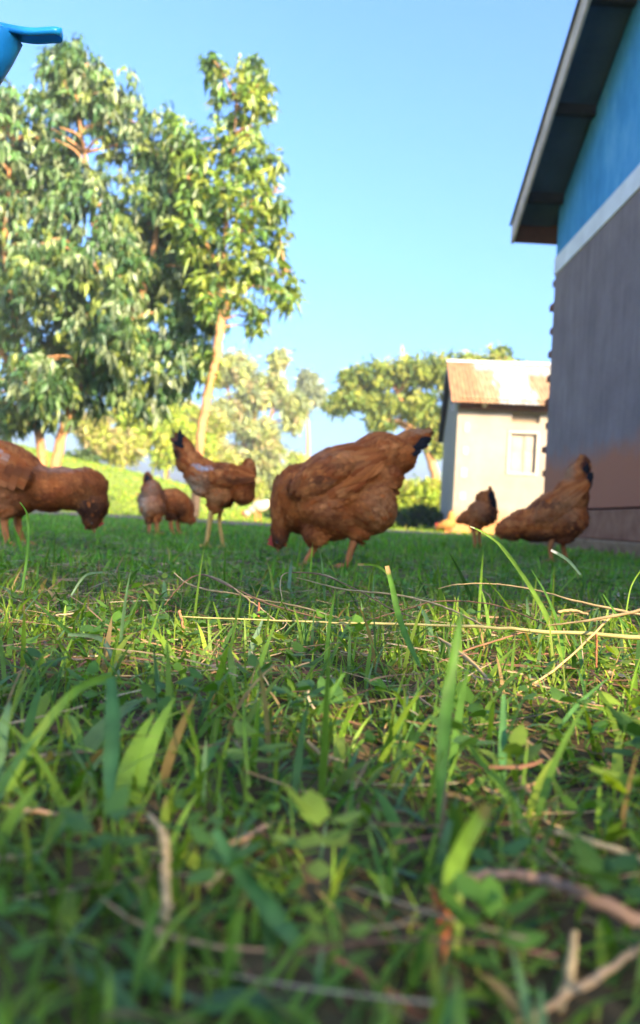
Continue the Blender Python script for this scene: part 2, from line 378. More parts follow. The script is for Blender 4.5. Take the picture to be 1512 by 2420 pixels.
def far_zone(n, y0, y1, side, h, wd, p=1.0):
    x, y = wedge(n, y0, y1, side, p=p); keep = ~(on_path(x, y) & (rng.random(n) < .93)) & (rng.random(n) > .2); x = x[keep]; y = y[keep]; n = len(x)
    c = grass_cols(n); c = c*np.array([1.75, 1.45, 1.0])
    push(*blades(x, y, h*rng.lognormal(0, .3, n), wd*rng.lognormal(0, .3, n), 2, c, np.abs(rng.normal(.5, .3, n)), fold=False))
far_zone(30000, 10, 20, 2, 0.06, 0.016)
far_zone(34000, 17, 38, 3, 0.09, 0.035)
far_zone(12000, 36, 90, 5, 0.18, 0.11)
go = link('grass', np_mesh('grass', np.concatenate(allV), np.concatenate(allF), np.concatenate(allC)), M['grass'])
tag(go, 'short uneven green lawn grass covering the whole yard', 'grass', kind='stuff')

# small broad-leaved weeds creeping between the blades
def weeds(n):
    V = []; Fc = []; Cc = []; o = 0
    for _ in range(n):
        y = 0.14 + 2.2*random.random()**1.3; x = random.uniform(-1, 1)*(.46*y+.35)
        if math.hypot(x, y) < .2: continue
        nl = random.randint(4, 8); h = random.uniform(.006, .028); L = random.uniform(.007, .019)
        col = np.array(random.choice([(0.10, 0.22, 0.03), (0.13, 0.26, 0.03), (0.08, 0.18, 0.04), (0.18, 0.28, 0.04)]))*random.uniform(.7, 1.2)
        a0 = random.random()*6.28
        for i in range(nl):
            a = a0 + i*2.4 + random.uniform(-.2, .2); el = random.uniform(-.1, .7)
            d = np.array([math.cos(a)*math.cos(el), math.sin(a)*math.cos(el), math.sin(el)]); s = np.array([-math.sin(a), math.cos(a), 0]); u = np.cross(d, s)
            b = np.array([x, y, gz(x, y)+h+i*.0018]) + d*.003; wd = L*random.uniform(.26, .4)
            pts = [b, b+d*L*.35+s*wd-u*wd*.2, b+d*L*.4, b+d*L*.35-s*wd-u*wd*.2, b+d*L*.75+s*wd*.7, b+d*L*.75-s*wd*.7, b+d*L]
            V += pts; Cc += [col]*7
            Fc += [(o, o+1, o+2, o+2), (o, o+2, o+3, o+3)]
            Fc[-2:] = [(o, o+1, o+4, o+2), (o, o+2, o+5, o+3)]; Fc.append((o+2, o+4, o+6, o+5)); o += 7
    ob = link('ground_weeds', np_mesh('ground_weeds', V, Fc, np.array(Cc)), M['grass'])
    tag(ob, 'small broad-leaved creeping weeds among the grass', 'weeds', kind='stuff')
weeds(650)

# dead straw and cut stalks lying about
def litter(n):
    V = []; Fc = []; Cc = []; o = 0
    for _ in range(n):
        y = 0.12 + 3.3*random.random()**1.15; x = random.uniform(-1, 1)*(.46*y+.45)
        if y < .6 and random.random() < .75: continue
        if math.hypot(x, y) < .19: continue
        L = random.uniform(.015, .085); wd = random.uniform(.0005, .0016); a = random.random()*6.28
        if random.random() < .12: wd *= 2.2; L *= .6
        if random.random() < .035 and y > .6: L *= 3; wd = .0014
        z = gz(x, y) + random.uniform(.002, .024); tl = random.gauss(0, .16); bend = random.gauss(0, .35)
        col = np.array(random.choice([(0.40, 0.29, 0.15), (0.32, 0.20, 0.10), (0.22, 0.11, 0.06), (0.48, 0.38, 0.22), (0.16, 0.08, 0.05)]))*random.uniform(.7, 1.15)
        p = np.array([x, y, z]); st = 4
        for i in range(st+1):
            aa = a + bend*i/st; d = np.array([math.cos(aa), math.sin(aa), tl]); s = np.array([-math.sin(aa), math.cos(aa), random.uniform(-.5, .5)])
            q = p + d*L*(i/st-.5); q[2] = max(q[2], gz(x, y)+.0015)
            V += [q - s*wd/2, q + np.array([0, 0, wd*.5]), q + s*wd/2]; Cc += [col*random.uniform(.85, 1.1)]*3
            if i < st:
                b = o+i*3; Fc += [(b, b+1, b+4, b+3), (b+1, b+2, b+5, b+4)]
        o += 3*(st+1)
    ob = link('dry_straw', np_mesh('dry_straw', V, Fc, np.array(Cc)), M['straw'])
    tag(ob, 'dry tan straw and dead stalk bits littering the lawn', 'straw', kind='stuff')
litter(6500)

# ------------------------------------------------------------------ single stalks and blades that stand out
def stalk(name, pts, wpx, col, label, cat, group, knots=True, flat=1.0, n=7):
    P = [at(*p) for p in pts]; Q = spline(P, 7)
    Ws = lerp_list(wpx, len(Q)); rads = [w_*0.5/F_*q.y for w_, q in zip(Ws, Q)]
    jit = 0.6
    Q2 = [q + Vector((random.gauss(0, 1), random.gauss(0, 1), random.gauss(0, 1)))*r_*0.35*jit for q, r_ in zip(Q, rads)]
    V, Fc = tube_arrays(Q2, [r_*random.uniform(.85, 1.12) for r_ in rads], n, flat)
    cc = np.array([np.array(col)*random.uniform(.8, 1.15) for _ in Q2]); cc = np.repeat(cc, n, axis=0)
    ob = link(name, np_mesh(name, V, Fc, cc), M['straw'], None, True)
    return tag(ob, label, cat, group)
TAN = (0.46, 0.33, 0.15); BRN = (0.24, 0.13, 0.07); RED = (0.30, 0.11, 0.05); PALE = (0.38, 0.29, 0.15); GT = (0.40, 0.36, 0.14)
G = 'dry stalks lying over the grass'
ST = [
 ([(428,1457,.80),(700,1468,.78),(900,1474,.76),(1100,1480,.74),(1300,1492,.72),(1600,1512,.70)], [3,4,6,7,9,12], GT, 'longest dry straw stalk, lying straight across the right half of the lawn'),
 ([(1035,1392,.95),(1075,1382,.94),(1140,1379,.93),(1205,1384,.91),(1285,1399,.88),(1355,1419,.85),(1540,1458,.80)], [2,3,3,3.5,4,5,8], TAN, 'thin arching stalk highest at the right, above the longest straw stalk'),
 ([(700,1365,.98),(754,1379,.95),(819,1394,.92),(944,1407,.88),(1034,1429,.84),(1105,1459,.80),(1142,1480,.77)], [2,3,4,5,5,5,4], TAN, 'tan stalk sloping down in front of the big pecking hen to the longest stalk'),
 ([(680,1353,1.0),(754,1357,.97),(829,1387,.93),(879,1414,.9),(934,1444,.86),(994,1464,.82)], [3,3,3,3,3,2], BRN, 'brown twig curving from below the big hen down to the right'),
 ([(874,1464,.84),(969,1437,.86),(1014,1424,.87),(1075,1420,.86),(1155,1427,.84),(1220,1447,.82),(1295,1479,.78)], [3,3,3,3,3,3,3], BRN, 'thin brown twig arching low over the middle of the longest stalk'),
 ([(1450,1452,.72),(1325,1570,.66),(1218,1642,.60)], [5,6,4], TAN, 'straight tan stick leaning across the sunlit patch at the right'),
 ([(1035,1507,.72),(1095,1550,.68),(1162,1612,.62)], [5,11,7], TAN, 'thick flattened straw piece below the longest stalk, in the sunlit patch'),
 ([(1409,1497,.68),(1409,1540,.68),(1409,1578,.67)], [5,5,5], RED, 'short upright red-brown stub near the right edge'),
 ([(1088,1541,.70),(1185,1510,.73),(1237,1494,.74)], [5,5,3], BRN, 'brown stick rising to the right under the longest stalk'),
 ([(1295,1478,.72),(1390,1466,.70),(1530,1440,.68)], [3,6,10], TAN, 'tan stalk forking off the longest stalk to the right edge'),
 ([(389,1430,.92),(414,1397,.95),(449,1367,.98),(479,1358,.98),(504,1367,.96),(539,1384,.93),(589,1407,.9),(649,1432,.87),(760,1462,.83)], [2,3,4,4,4,4,4,4,3], BRN, 'brown vine arching high below the hen with pale breast'),
 ([(412,1354,1.0),(439,1377,.97),(489,1394,.94),(549,1402,.92),(614,1417,.9),(699,1432,.87),(800,1460,.83)], [3,4,4,4,4,4,3], TAN, 'tan vine sloping right, just under the high brown vine'),
 ([(649,1465,.83),(614,1437,.87),(574,1407,.9),(534,1377,.94),(499,1362,.97)], [4,4,4,3,3], TAN, 'tan vine crossing the brown arching vine'),
 ([(422,1444,.82),(432,1482,.80),(429,1521,.77),(424,1553,.74)], [8,7,5,4], (0.40,0.20,0.09), 'orange-brown strip hanging from the left end of the longest stalk'),
 ([(612,1425,.83),(609,1475,.80)], [6,6], RED, 'short red-brown peg standing behind the longest stalk'),
 ([(668,1420,.92),(662,1385,.95),(669,1358,.98),(702,1353,1.0),(748,1356,1.0),(778,1362,.99),(820,1384,.96)], [2,3,3,3,3,3,3], TAN, 'curled tan tendril looping in front of the big pecking hen'),
 ([(349,1926,.29),(379,1960,.28),(389,1995,.275),(392,2070,.265),(394,2145,.255),(384,2195,.25),(382,2345,.24)], [10,18,24,26,28,30,34], PALE, 'tall pale dry stem standing at the lower left, out of focus'),
 ([(1100,2075,.27),(1205,2066,.265),(1280,2081,.26),(1355,2106,.25),(1540,2185,.24)], [18,28,30,32,36], (0.30,0.18,0.11), 'thick brown stalk arching to the lower right edge'),
 ([(1310,1965,.30),(1430,2001,.29),(1540,2041,.28)], [12,16,18], TAN, 'tan stalk above the thick brown one at the lower right edge'),
 ([(1358,2205,.245),(1345,2302,.235),(1315,2385,.23)], [18,30,26], PALE, 'pale short stem upright near the lower right corner'),
 ([(1540,2220,.245),(1405,2312,.235),(1200,2432,.225)], [18,22,20], (0.34,0.24,0.14), 'tan stalk slanting through the lower right corner'),
 ([(-30,1900,.34),(60,1916,.33),(137,1924,.33)], [14,15,8], (0.42,0.26,0.14), 'pinkish tan stub at the left edge, lower of the two there'),
 ([(-30,1782,.42),(115,1787,.41),(252,1772,.41)], [9,10,5], PALE, 'pale straw lying at the left edge, upper of the two there'),
 ([(50,2290,.245),(100,2232,.25),(150,2185,.26)], [24,22,12], PALE, 'pale bent straw piece at the lower left edge'),
 ([(790,2262,.24),(905,2337,.23),(1015,2420,.225)], [12,18,18], RED, 'reddish stalk slanting down at the bottom middle'),
 ([(1318,1445,.85),(1350,1443,.85),(1390,1452,.84)], [7,9,6], TAN, 'short fat straw piece between the upper arch and the longest stalk'),
 ([(980,1640,.60),(1060,1700,.55),(1150,1760,.5)], [4,5,4], (0.40,0.26,0.14), 'thin tan stalk lying low in the middle of the lawn'),
 ([(727,1752,.44),(760,1782,.43),(812,1800,.42)], [7,9,6], TAN, 'small straw piece lit beside the middle blades'),
 ([(640,1950,.33),(560,1985,.32),(490,2025,.31)], [14,18,14], (0.34,0.22,0.14), 'brown stalk lying behind the wide blades at the lower left'),
]
for i, (p, wv, c, lb) in enumerate(ST): stalk('dry_stalk', p, wv, c, lb, 'dry stalk', G)
def dead_leaf():
    stalk('dead_leaf', [(1015,2095,.262),(1045,2165,.255),(1055,2215,.25),(1052,2285,.245)], [14,40,34,10], (0.42,0.12,0.04), 'curled rusty red dead leaf among the lower right blades', 'dead leaf', None, flat=.3)
dead_leaf()
def big_blade(pts, wpx, col, label, tipcol=None):
    P = [at(*p) for p in pts]; Q = spline(P, 6); n = len(Q); Ws = lerp_list(wpx, n)
    V = []; cc = []; vd = Vector((0, 1, 0))
    for i, q in enumerate(Q):
        t = (Q[min(i+1, n-1)]-Q[max(i-1, 0)]).normalized(); s = t.cross(vd)
        if s.length < .1: s = Vector((1, 0, 0))
        s.normalize(); tw = .35*math.sin(i*.35+pts[0][0]); s = (s*math.cos(tw) + vd*math.sin(tw)).normalized()
        hw = Ws[i]*.5/F_*q.y; nn = s.cross(t).normalized()
        V += [q-s*hw, q+nn*hw*.35, q+s*hw]
        c = np.array(col)*(1+.1*math.sin(i*1.7)); 
        if tipcol is not None and i < 3: c = np.array(tipcol)
        cc += [c, c*1.15, c]
    Fc = []
    for i in range(n-1):
        b = i*3; Fc += [(b, b+1, b+4, b+3), (b+1, b+2, b+5, b+4)]
    ob = link('grass_blade', np_mesh('grass_blade', V, Fc, np.array(cc)), M['grass'], None, True)
    tag(ob, label, 'grass blade', 'long grass blades standing out of the lawn')
g1 = (.09, .21, .03); g2 = (.16, .28, .035); g3 = (.07, .18, .06); g4 = (.12, .20, .12); TIP = (.4, .27, .12)
BL = [
 ([(1092,1438,.40),(1078,1520,.39),(1062,1620,.38),(1050,1720,.37),(1042,1850,.36),(1040,2000,.34)], [4,22,30,32,30,20], g1, 'tallest blurred green blade standing in the lower middle', None),
 ([(1172,1279,.82),(1220,1339,.80),(1260,1399,.78),(1295,1464,.76),(1328,1555,.72)], [2,8,12,13,8], g2, 'long pale-lit blade leaning left at the right, crossing the longest stalk', None),
 ([(1255,1345,.80),(1285,1394,.79),(1310,1449,.77),(1325,1499,.75),(1332,1565,.72)], [2,5,8,9,7], g1, 'narrower blade just right of the long pale-lit one', None),
 ([(914,1337,.70),(927,1389,.69),(939,1444,.68),(959,1504,.66),(992,1575,.62)], [10,13,15,15,8], g1, 'broad cut-tipped blade right below the big hen', TIP),
 ([(47,1187,.84),(62,1210,.84),(67,1244,.84),(64,1312,.82),(52,1395,.78)], [2,5,7,8,8], g1, 'thin tall blade with bent tip at the left edge', None),
 ([(1111,1244,.85),(1141,1258,.85),(1180,1286,.84),(1207,1317,.82),(1230,1350,.8)], [3,5,6,6,5], g2, 'bent blade whose pale tip reaches the small dark-tailed hen', (.5,.5,.35)),
 ([(290,1614,.36),(245,1603,.365),(170,1640,.37),(90,1735,.36),(15,1870,.34)], [8,18,22,24,22], g2, 'arching blurred blade at the left, bent over to the right', None),
 ([(262,1600,.36),(266,1700,.35),(262,1790,.34),(255,1900,.33)], [26,38,38,24], g3, 'wide upright blurred blade under the arching one', None),
 ([(75,1410,.72),(120,1457,.70),(170,1502,.68),(212,1565,.65)], [2,7,9,7], g1, 'narrow blade sloping right near the left edge', None),
 ([(242,1352,.85),(210,1356,.86),(190,1372,.86),(168,1408,.85)], [5,6,6,4], g4, 'small hooked blade at the left with folded tip', None),
 ([(160,1500,.66),(215,1503,.66),(250,1522,.65),(282,1595,.61)], [7,11,13,10], g4, 'grey-green drooping blade left of the middle', None),
 ([(620,1466,.72),(606,1500,.71),(594,1530,.70),(590,1565,.68)], [4,12,13,9], g4, 'short bluish blade behind the left part of the longest stalk', None),
 ([(505,1960,.27),(574,2071,.26),(639,2151,.25),(710,2235,.245)], [20,48,50,34], g3, 'widest foreground blade at the lower left of the middle', None),
 ([(1155,1900,.28),(1105,1981,.27),(1075,2052,.26),(1055,2135,.25)], [26,52,54,30], g2, 'wide olive-tipped blade leaning right in the foreground', (.16,.14,.03)),
 ([(1068,1705,.44),(1115,1771,.41),(1170,1836,.38),(1215,1906,.36),(1252,1968,.34)], [5,16,22,22,12], g2, 'bright yellow-green blade sloping down to the right', None),
 ([(1425,1404,.78),(1455,1449,.76),(1484,1484,.74)], [2,6,6], g1, 'short thin blade leaning left at the right edge', None),
 ([(1520,1340,.85),(1492,1385,.85),(1480,1446,.83)], [3,4,4], g2, 'hair-thin arching blade at the right edge', None),
 ([(1302,1300,.95),(1340,1322,.94),(1372,1358,.92)], [7,8,5], g4, 'grey-tipped blade below the right-hand hen', (.5,.5,.45)),
 ([(845,1334,.9),(885,1336,.9),(912,1352,.9),(930,1385,.88)], [6,6,6,4], g2, 'cut blade bent flat below the big hen legs', TIP),
 ([(1190,1640,.45),(1188,1760,.42),(1186,1840,.40)], [10,22,20], g3, 'dark blurred blade right of the tallest one', None),
 ([(815,1590,.46),(780,1640,.45),(750,1690,.44)], [4,16,12], g1, 'dark short blade leaning right in the middle', None),
 ([(575,1660,.40),(580,1760,.38),(588,1860,.37)], [6,12,10], g2, 'thin upright light green blade left of the middle', None),
 ([(1440,1600,.55),(1370,1660,.52),(1320,1720,.49)], [3,12,10], g3, 'dark blade slanting up to the right near the right edge', None),
 ([(690,1325,.98),(686,1345,.98),(683,1390,.96)], [4,8,8], g4, 'stiff pale blade at the breast of the big pecking hen', None),
]
for b in BL: big_blade(*b)

# ------------------------------------------------------------------ the school-like building at the right
def building():
    X0 = 2.05; YF = 7.27; YR = -0.85; YM = (YF+YR)/2
    zb = 2.50; slope = 0.51; ov = 0.20
    def zr(y): return 3.03 + slope*min(YF+ov-y, y-(YR-ov))      # underside of the sheets
    root = empty('plastered_building', (X0, YM, 0), 'large building with blue upper wall, white band and grey lower wall, seen gable end on', 'building')
    bm = bmesh.new(); add_prism(bm, [Vector((X0, YR, zb+.17)), Vector((X0, YF, zb+.17)), Vector((X0, YF, zr(YF)-.02)), Vector((X0, YM, zr(YM)-.02)), Vector((X0, YR, zr(YR)-.02))], (.2, 0, 0))
    link('upper_wall', bm_mesh('upper_wall', bm), M['blue'], root)
    bm = bmesh.new(); add_box(bm, (X0-.012, YR-.012, zb), (X0+.2, YF+.012, zb+.168), .006)
    link('wall_band', bm_mesh('wall_band', bm), M['white'], root)
    bm = bmesh.new(); add_box(bm, (X0, YR, .33), (X0+.2, YF, zb-.002))
    link('lower_wall', bm_mesh('lower_wall', bm), M['grey'], root)
    # plinth, a little proud, rough
    bm = bmesh.new(); add_box(bm, (X0-.05, YR-.05, .10), (X0+.2, YF+.05, .31), .012)
    link('plinth', bm_mesh('plinth', bm), M['brick2'], root)
    bm = bmesh.new(); add_box(bm, (X0-.09, YR-.09, -.2), (X0+.2, YF+.09, .098), .02)
    link('footing', bm_mesh('footing', bm), M['footing'], root)
    # long walls
    bm = bmesh.new(); add_box(bm, (X0+.203, YF-.2, -.1), (12, YF-.002, 3.0)); add_box(bm, (X0+.203, YR+.002, -.1), (12, YR+.2, 3.0)); add_box(bm, (12.002, YR, -.1), (12.2, YF, 3.0))
    link('long_walls', bm_mesh('long_walls', bm), M['grey'], root)
    # corner: pale mortar strip with the ends of bricks left toothed for the next wall
    bm = bmesh.new(); add_box(bm, (X0+.02, YF+.002, .32), (X0+.18, YF+.075, zb-.01), .006)
    link('corner_strip', bm_mesh('corner_strip', bm), M['paleplaster'], root)
    for i in range(10):
        z = .42 + i*.222
        if z > 2.45: break
        bm = bmesh.new(); add_box(bm, (X0-.004+.01*(i % 2), YF+.004, z), (X0+.15, YF+.100+.018*((i*7) % 3), z+.06), .01)
        link('toothed_brick', bm_mesh('toothed_brick', bm), M['brick'], root)
    # roof sheets with real corrugation
    xa, xb = X0-.40, 12.4
    nxx = int((xb-xa)/.0127); xx = np.linspace(xa, xb, nxx)
    for (ya, yb, nm) in ((YF+ov+.034, YM, 'front'), (YR-ov-.034, YM, 'rear')):
        V = []; rows = 2
        za = 3.03 - slope*.06; zbm = zr(YM)
        for (y, z) in ((ya, za), (yb, zbm)):
            V.append(np.stack([xx, np.full(nxx, y), z+.035+.009*np.sin(xx*2*np.pi/.076)], 1))
        V = np.concatenate(V); i = np.arange(nxx-1); Fc = np.stack([i, i+1, i+nxx+1, i+nxx], 1)
        V2 = V.copy(); V2[:, 2] += .004; Fc2 = Fc[:, ::-1]+len(V)
        link('roof_sheets', np_mesh('roof_sheets', np.concatenate([V, V2]), np.concatenate([Fc, Fc2])), M['darksheet'], root, True)
    # fascia along the rake, two boards
    for sgn, ye in ((1, YF+ov+.03), (-1, YR-ov-.03)):
        z0 = 3.03-slope*.03
        a = Vector((X0-.375, ye, z0)); b = Vector((X0-.375, YM, zr(YM)))
        bm = bmesh.new(); add_prism(bm, [a+Vector((0, 0, -.165)), a+Vector((0, 0, .03)), b+Vector((0, 0, .03)), b+Vector((0, 0, -.165))], (.025, 0, 0))
        bmesh.ops.bevel(bm, geom=bm.edges[:], offset=.004, segments=1, affect='EDGES')
        link('rake_fascia', bm_mesh('rake_fascia', bm), M['fascia'], root)
        bm = bmesh.new(); y1, y2 = sorted((ye-sgn*.002, ye-sgn*.027)); add_box(bm, (X0-.348, y1, z0-.15), (12.3, y2, z0+.026), .003)
        link('eave_fascia', bm_mesh('eave_fascia', bm), M['brownboard'], root)
        # purlins that carry the overhang
        for k in range(6):
            y = ye - sgn*(.35+k*.78)
            if (y-YM)*sgn < .1: break
            z = 3.03 + slope*abs(ye-sgn*.03-y)
            bm = bmesh.new(); add_box(bm, (X0-.347, y-.03, z-.075), (X0-.003, y+.03, z+.01))
            link('purlin', bm_mesh('purlin', bm), M['timber'], root)
        # boxed soffit under the sheets
        a = Vector((X0-.348, ye-sgn*.03, z0+.012)); b = Vector((X0-.348, YM, zr(YM)+.006))
        bm = bmesh.new(); add_prism(bm, [a, a+Vector((0, 0, .008)), b+Vector((0, 0, .008)), b], (.345, 0, 0))
        link('soffit', bm_mesh('soffit', bm), M['darksheet'], root)
building()

# ------------------------------------------------------------------ small house with patched iron roof
def small_house():
    c = at(1068, 1236, 14.6); c.z = 0
    ang = R(-6.0); ux = Vector((math.cos(ang), math.sin(ang), 0)); uy = Vector((-math.sin(ang), math.cos(ang), 0))
    root = empty('small_house', c, 'small tan plastered house with rusty and silver corrugated iron roof', 'house'); root.rotation_euler.z = ang
    Wd, Dp, He = 5.6, 5.2, 2.50
    def lk(name, bm, m, par=None, sm=False):
        me = bm_mesh(name, bm) if not isinstance(bm, bpy.types.Mesh) else bm
        o = bpy.data.objects.new(name, me); C.objects.link(o); me.materials.append(m); o.parent = par or root
        if sm: me.polygons.foreach_set('use_smooth', [True]*len(me.polygons))
        return o
    # window opening at x 1.22..1.82, z 1.05..1.85 ; wall built round it
    wx0, wx1, wz0, wz1 = .98, 1.45, 1.18, 1.90
    vx0, vx1, vz0, vz1 = 0.95, 1.50, 2.10, 2.26       # shallow vent recess above
    bm = bmesh.new()
    add_box(bm, (0, 0, -.1), (wx0, .18, He)); add_box(bm, (wx1+.04, 0, -.1), (Wd, .18, He))
    add_box(bm, (wx0, 0, -.1), (wx1+.04, .18, wz0)); add_box(bm, (wx0, 0, wz1), (wx1+.04, .18, vz0)); add_box(bm, (wx0, 0, vz1), (wx1+.04, .18, He)); add_box(bm, (wx1, 0.001, wz0), (wx1+.04, .179, wz1))
    bmesh.ops.remove_doubles(bm, verts=bm.verts, dist=1e-5)
    lk('front_wall', bm, M['mud'])
    bm = bmesh.new(); add_box(bm, (wx0-.01, .07, vz0-.01), (wx1+.05, .12, vz1+.01)); lk('vent_panel', bm, M['mud2'])
    bm = bmesh.new(); ap = 2.42+.46*Dp/2+.1
    add_prism(bm, [Vector((0, .182, -.1)), Vector((0, Dp, -.1)), Vector((0, Dp, He)), Vector((0, Dp/2, He+.46*Dp/2-.03)), Vector((0, .182, He))], (.18, 0, 0)); lk('side_wall', bm, M['sideplaster'])
    bm = bmesh.new(); add_box(bm, (.182, Dp-.18, -.1), (Wd, Dp-.002, He)); add_box(bm, (Wd-.18, .182, -.1), (Wd-.002, Dp-.182, He)); lk('back_walls', bm, M['sideplaster'])
    # window: raised surround, two shutters, sill
    bm = bmesh.new()
    for lo, hi in (((wx0-.045, -.02, wz0-.045), (wx0, .06, wz1+.045)), ((wx1, -.02, wz0-.045), (wx1+.045, .06, wz1+.045)), ((wx0+.001, -.019, wz1), (wx1-.001, .06, wz1+.045)), ((wx0+.001, -.019, wz0-.045), (wx1-.001, .06, wz0))): add_box(bm, lo, hi, .005)
    fr = lk('window', bm, M['cream'])
    mid = (wx0+wx1)/2
    for a, b in ((wx0+.005, mid-.008), (mid+.008, wx1-.005)):
        bm = bmesh.new(); add_box(bm, (a, .05, wz0+.004), (b, .075, wz1-.004), .003)
        add_box(bm, (a+.03, .040, wz0+.05), (b-.03, .052, wz0+.36), .004); add_box(bm, (a+.03, .040, wz0+.42), (b-.03, .052, wz1-.05), .004)
        lk('shutter', bm, M['shutter'], fr)
    # pale lime patches down the corner
    for k in range(4):
        bm = bmesh.new(); add_box(bm, (.10+.01*k, -.012, .62+k*.42), (.22, -.001, .62+k*.42+.15+.03*(k % 2)), .004); lk('quoin_patch', bm, M['cream'])
    # brown fascia under the sheets and a round lamp on it
    ovh = .30; sl = .46
    ze = He - sl*ovh + .05
    bm = bmesh.new(); add_box(bm, (.02, -.12, He-.20), (Wd, -.095, He-.005), .003); add_box(bm, (.02, -.094, He-.03), (Wd, -.002, He-.006)); lk('fascia_board', bm, M['brownboard'])
    bm = bmesh.new(); bmesh.ops.create_uvsphere(bm, u_segments=16, v_segments=10, radius=.05)
    for v in bm.verts: v.co = Vector((v.co.x, v.co.y*.8, v.co.z)) + Vector((.46, -.165, He-.12))
    lk('lamp_globe', bm, M['lampglass'], None, True)
    # corrugated roof, sheet by sheet colour
    xa, xb = -.14, Wd+.2; n = int((xb-xa)/.0127); xx = np.linspace(xa, xb, n)
    def sheet_cols(x, t):
        c = np.zeros((len(x), 3)); e = -.02*0
        xs_ = x + t*0.0
        rust = np.array([0.31, 0.150, 0.052]); rust2 = np.array([0.34, 0.20, 0.085]); sil = np.array([0.40, 0.38, 0.31])
        jt = .10*np.sin(xs_*31+t*3)*np.sin(t*17+xs_*5)
        for i, v in enumerate(xs_+jt):
            if v < .42: c[i] = rust
            elif v < .78: c[i] = rust2 if t < .75 else sil*.9
            elif v < 1.42: c[i] = sil
            elif v < 2.15: c[i] = rust2 if t < .7 else sil*.85
            else: c[i] = rust if (v % 1.3) < .7 else rust2
        return c
    for sgn in (0, 1):
        rows = 12; V = []; cc = []
        for r_ in range(rows):
            t = r_/(rows-1)
            y = -ovh + t*(Dp/2+ovh) if sgn == 0 else Dp+ovh+.25 - t*(Dp/2+ovh+.25)
            z = He + sl*(y if sgn == 0 else Dp-y) + .02
            V.append(np.stack([xx, np.full(n, y), z+.012+.011*np.sin(xx*2*np.pi/.076)], 1)); cc.append(sheet_cols(xx, t))
        V = np.concatenate(V); cc = np.concatenate(cc); i, j = np.meshgrid(np.arange(n-1), np.arange(rows-1)); a = (j*n+i).ravel()
        Fc = np.stack([a, a+1, a+n+1, a+n], 1)
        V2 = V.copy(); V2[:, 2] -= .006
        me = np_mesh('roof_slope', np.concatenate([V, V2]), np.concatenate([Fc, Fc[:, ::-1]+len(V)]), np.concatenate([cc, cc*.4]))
        lk('roof_slope', me, M['sheet'], None, True)
        bm = bmesh.new(); y0 = -ovh+.02 if sgn == 0 else Dp+ovh+.23
        za = He + sl*(-ovh+.02) if sgn == 0 else He - sl*(ovh+.23); zm = He+sl*Dp/2
        add_prism(bm, [Vector((-.13, y0, za-.14)), Vector((-.13, y0, za)), Vector((-.13, Dp/2, zm)), Vector((-.13, Dp/2, zm-.16))], (.025, 0, 0)); lk('barge_board', bm, M['navy'])
        bm = bmesh.new(); add_prism(bm, [Vector((-.103, y0, za-.005)), Vector((-.103, y0, za+.005)), Vector((-.103, Dp/2, zm+.005)), Vector((-.103, Dp/2, zm-.005))], (.10, 0, 0)); lk('verge_lining', bm, M['navy'])
    bm = bmesh.new(); zt = He+sl*Dp/2
    add_prism(bm, [Vector((-.15, Dp/2-.16, zt-.015)), Vector((-.15, Dp/2, zt+.065)), Vector((-.15, Dp/2+.16, zt-.015)), Vector((-.15, Dp/2, zt+.045))], (Wd+.35, 0, 0)); lk('ridge_cap', bm, M['silver'])
M['mud2'] = mat('vent_infill_plaster', (0.22, 0.17, 0.11), 0.9, 0.2, 6, 0.2)
M['cream'] = mat('cream_lime_trim', (0.42, 0.37, 0.30), 0.85, 0.2, 5, 0.12)
M['navy'] = mat('navy_barge_paint', (0.02, 0.035, 0.065), 0.6, 0.3, 6, 0.2)
M['silver'] = mat('galvanised_ridge', (0.55, 0.52, 0.46), 0.5, 0.5, 6, 0.12)
small_house()

# ------------------------------------------------------------------ trees
def leaf_arrays(base, dirs, L, Wd, cols, droop=0.25):
    """folded, slightly curved leaves: base (n,3), dirs (n,3) unit"""
    n = len(base); upv = np.array([0.0, 0.0, 1.0])
    rnd = rng.normal(0, 1, (n, 3)); s = np.cross(dirs, rnd); s /= np.linalg.norm(s, axis=1, keepdims=True)+1e-9
    nn = np.cross(s, dirs)
    L = L[:, None]; Wd = Wd[:, None]
    m1 = base + dirs*L*.5 + nn*L*.07; tip = base + dirs*L - upv*L*droop*.3
    a = base + dirs*L*.42 + s*Wd*.5 - nn*Wd*.12; b = base + dirs*L*.42 - s*Wd*.5 - nn*Wd*.12
    V = np.stack([base, a, m1, b, tip], 1).reshape(-1, 3); o = (np.arange(n)*5)
    F1 = np.stack([o, o+1, o+4, o+2], 1); F2 = np.stack([o, o+2, o+4, o+3], 1)
    return V, np.concatenate([F1, F2]), np.repeat(cols, 5, axis=0)
def pick(pal, n, jit=.25):
    pal = np.array(pal); return pal[rng.integers(0, len(pal), n)]*rng.uniform(1-jit, 1+jit, (n, 1))
def clump_points(ells, n, shell=.55):
    """points in a union of ellipsoids (c, (rx,ry,rz)), weighted by size, biased to the shell"""
    vol = np.array([e[1][0]*e[1][2] for e in ells]); idx = rng.choice(len(ells), n, p=vol/vol.sum())
    d = rng.normal(0, 1, (n, 3)); d /= np.linalg.norm(d, axis=1, keepdims=True)
    r_ = (shell + (1-shell)*rng.random(n))**.8 * rng.uniform(.75, 1.06, n)
    c = np.array([list(e[0]) for e in ells]); rr = np.array([e[1] for e in ells])
    return c[idx] + d*r_[:, None]*rr[idx], d, idx
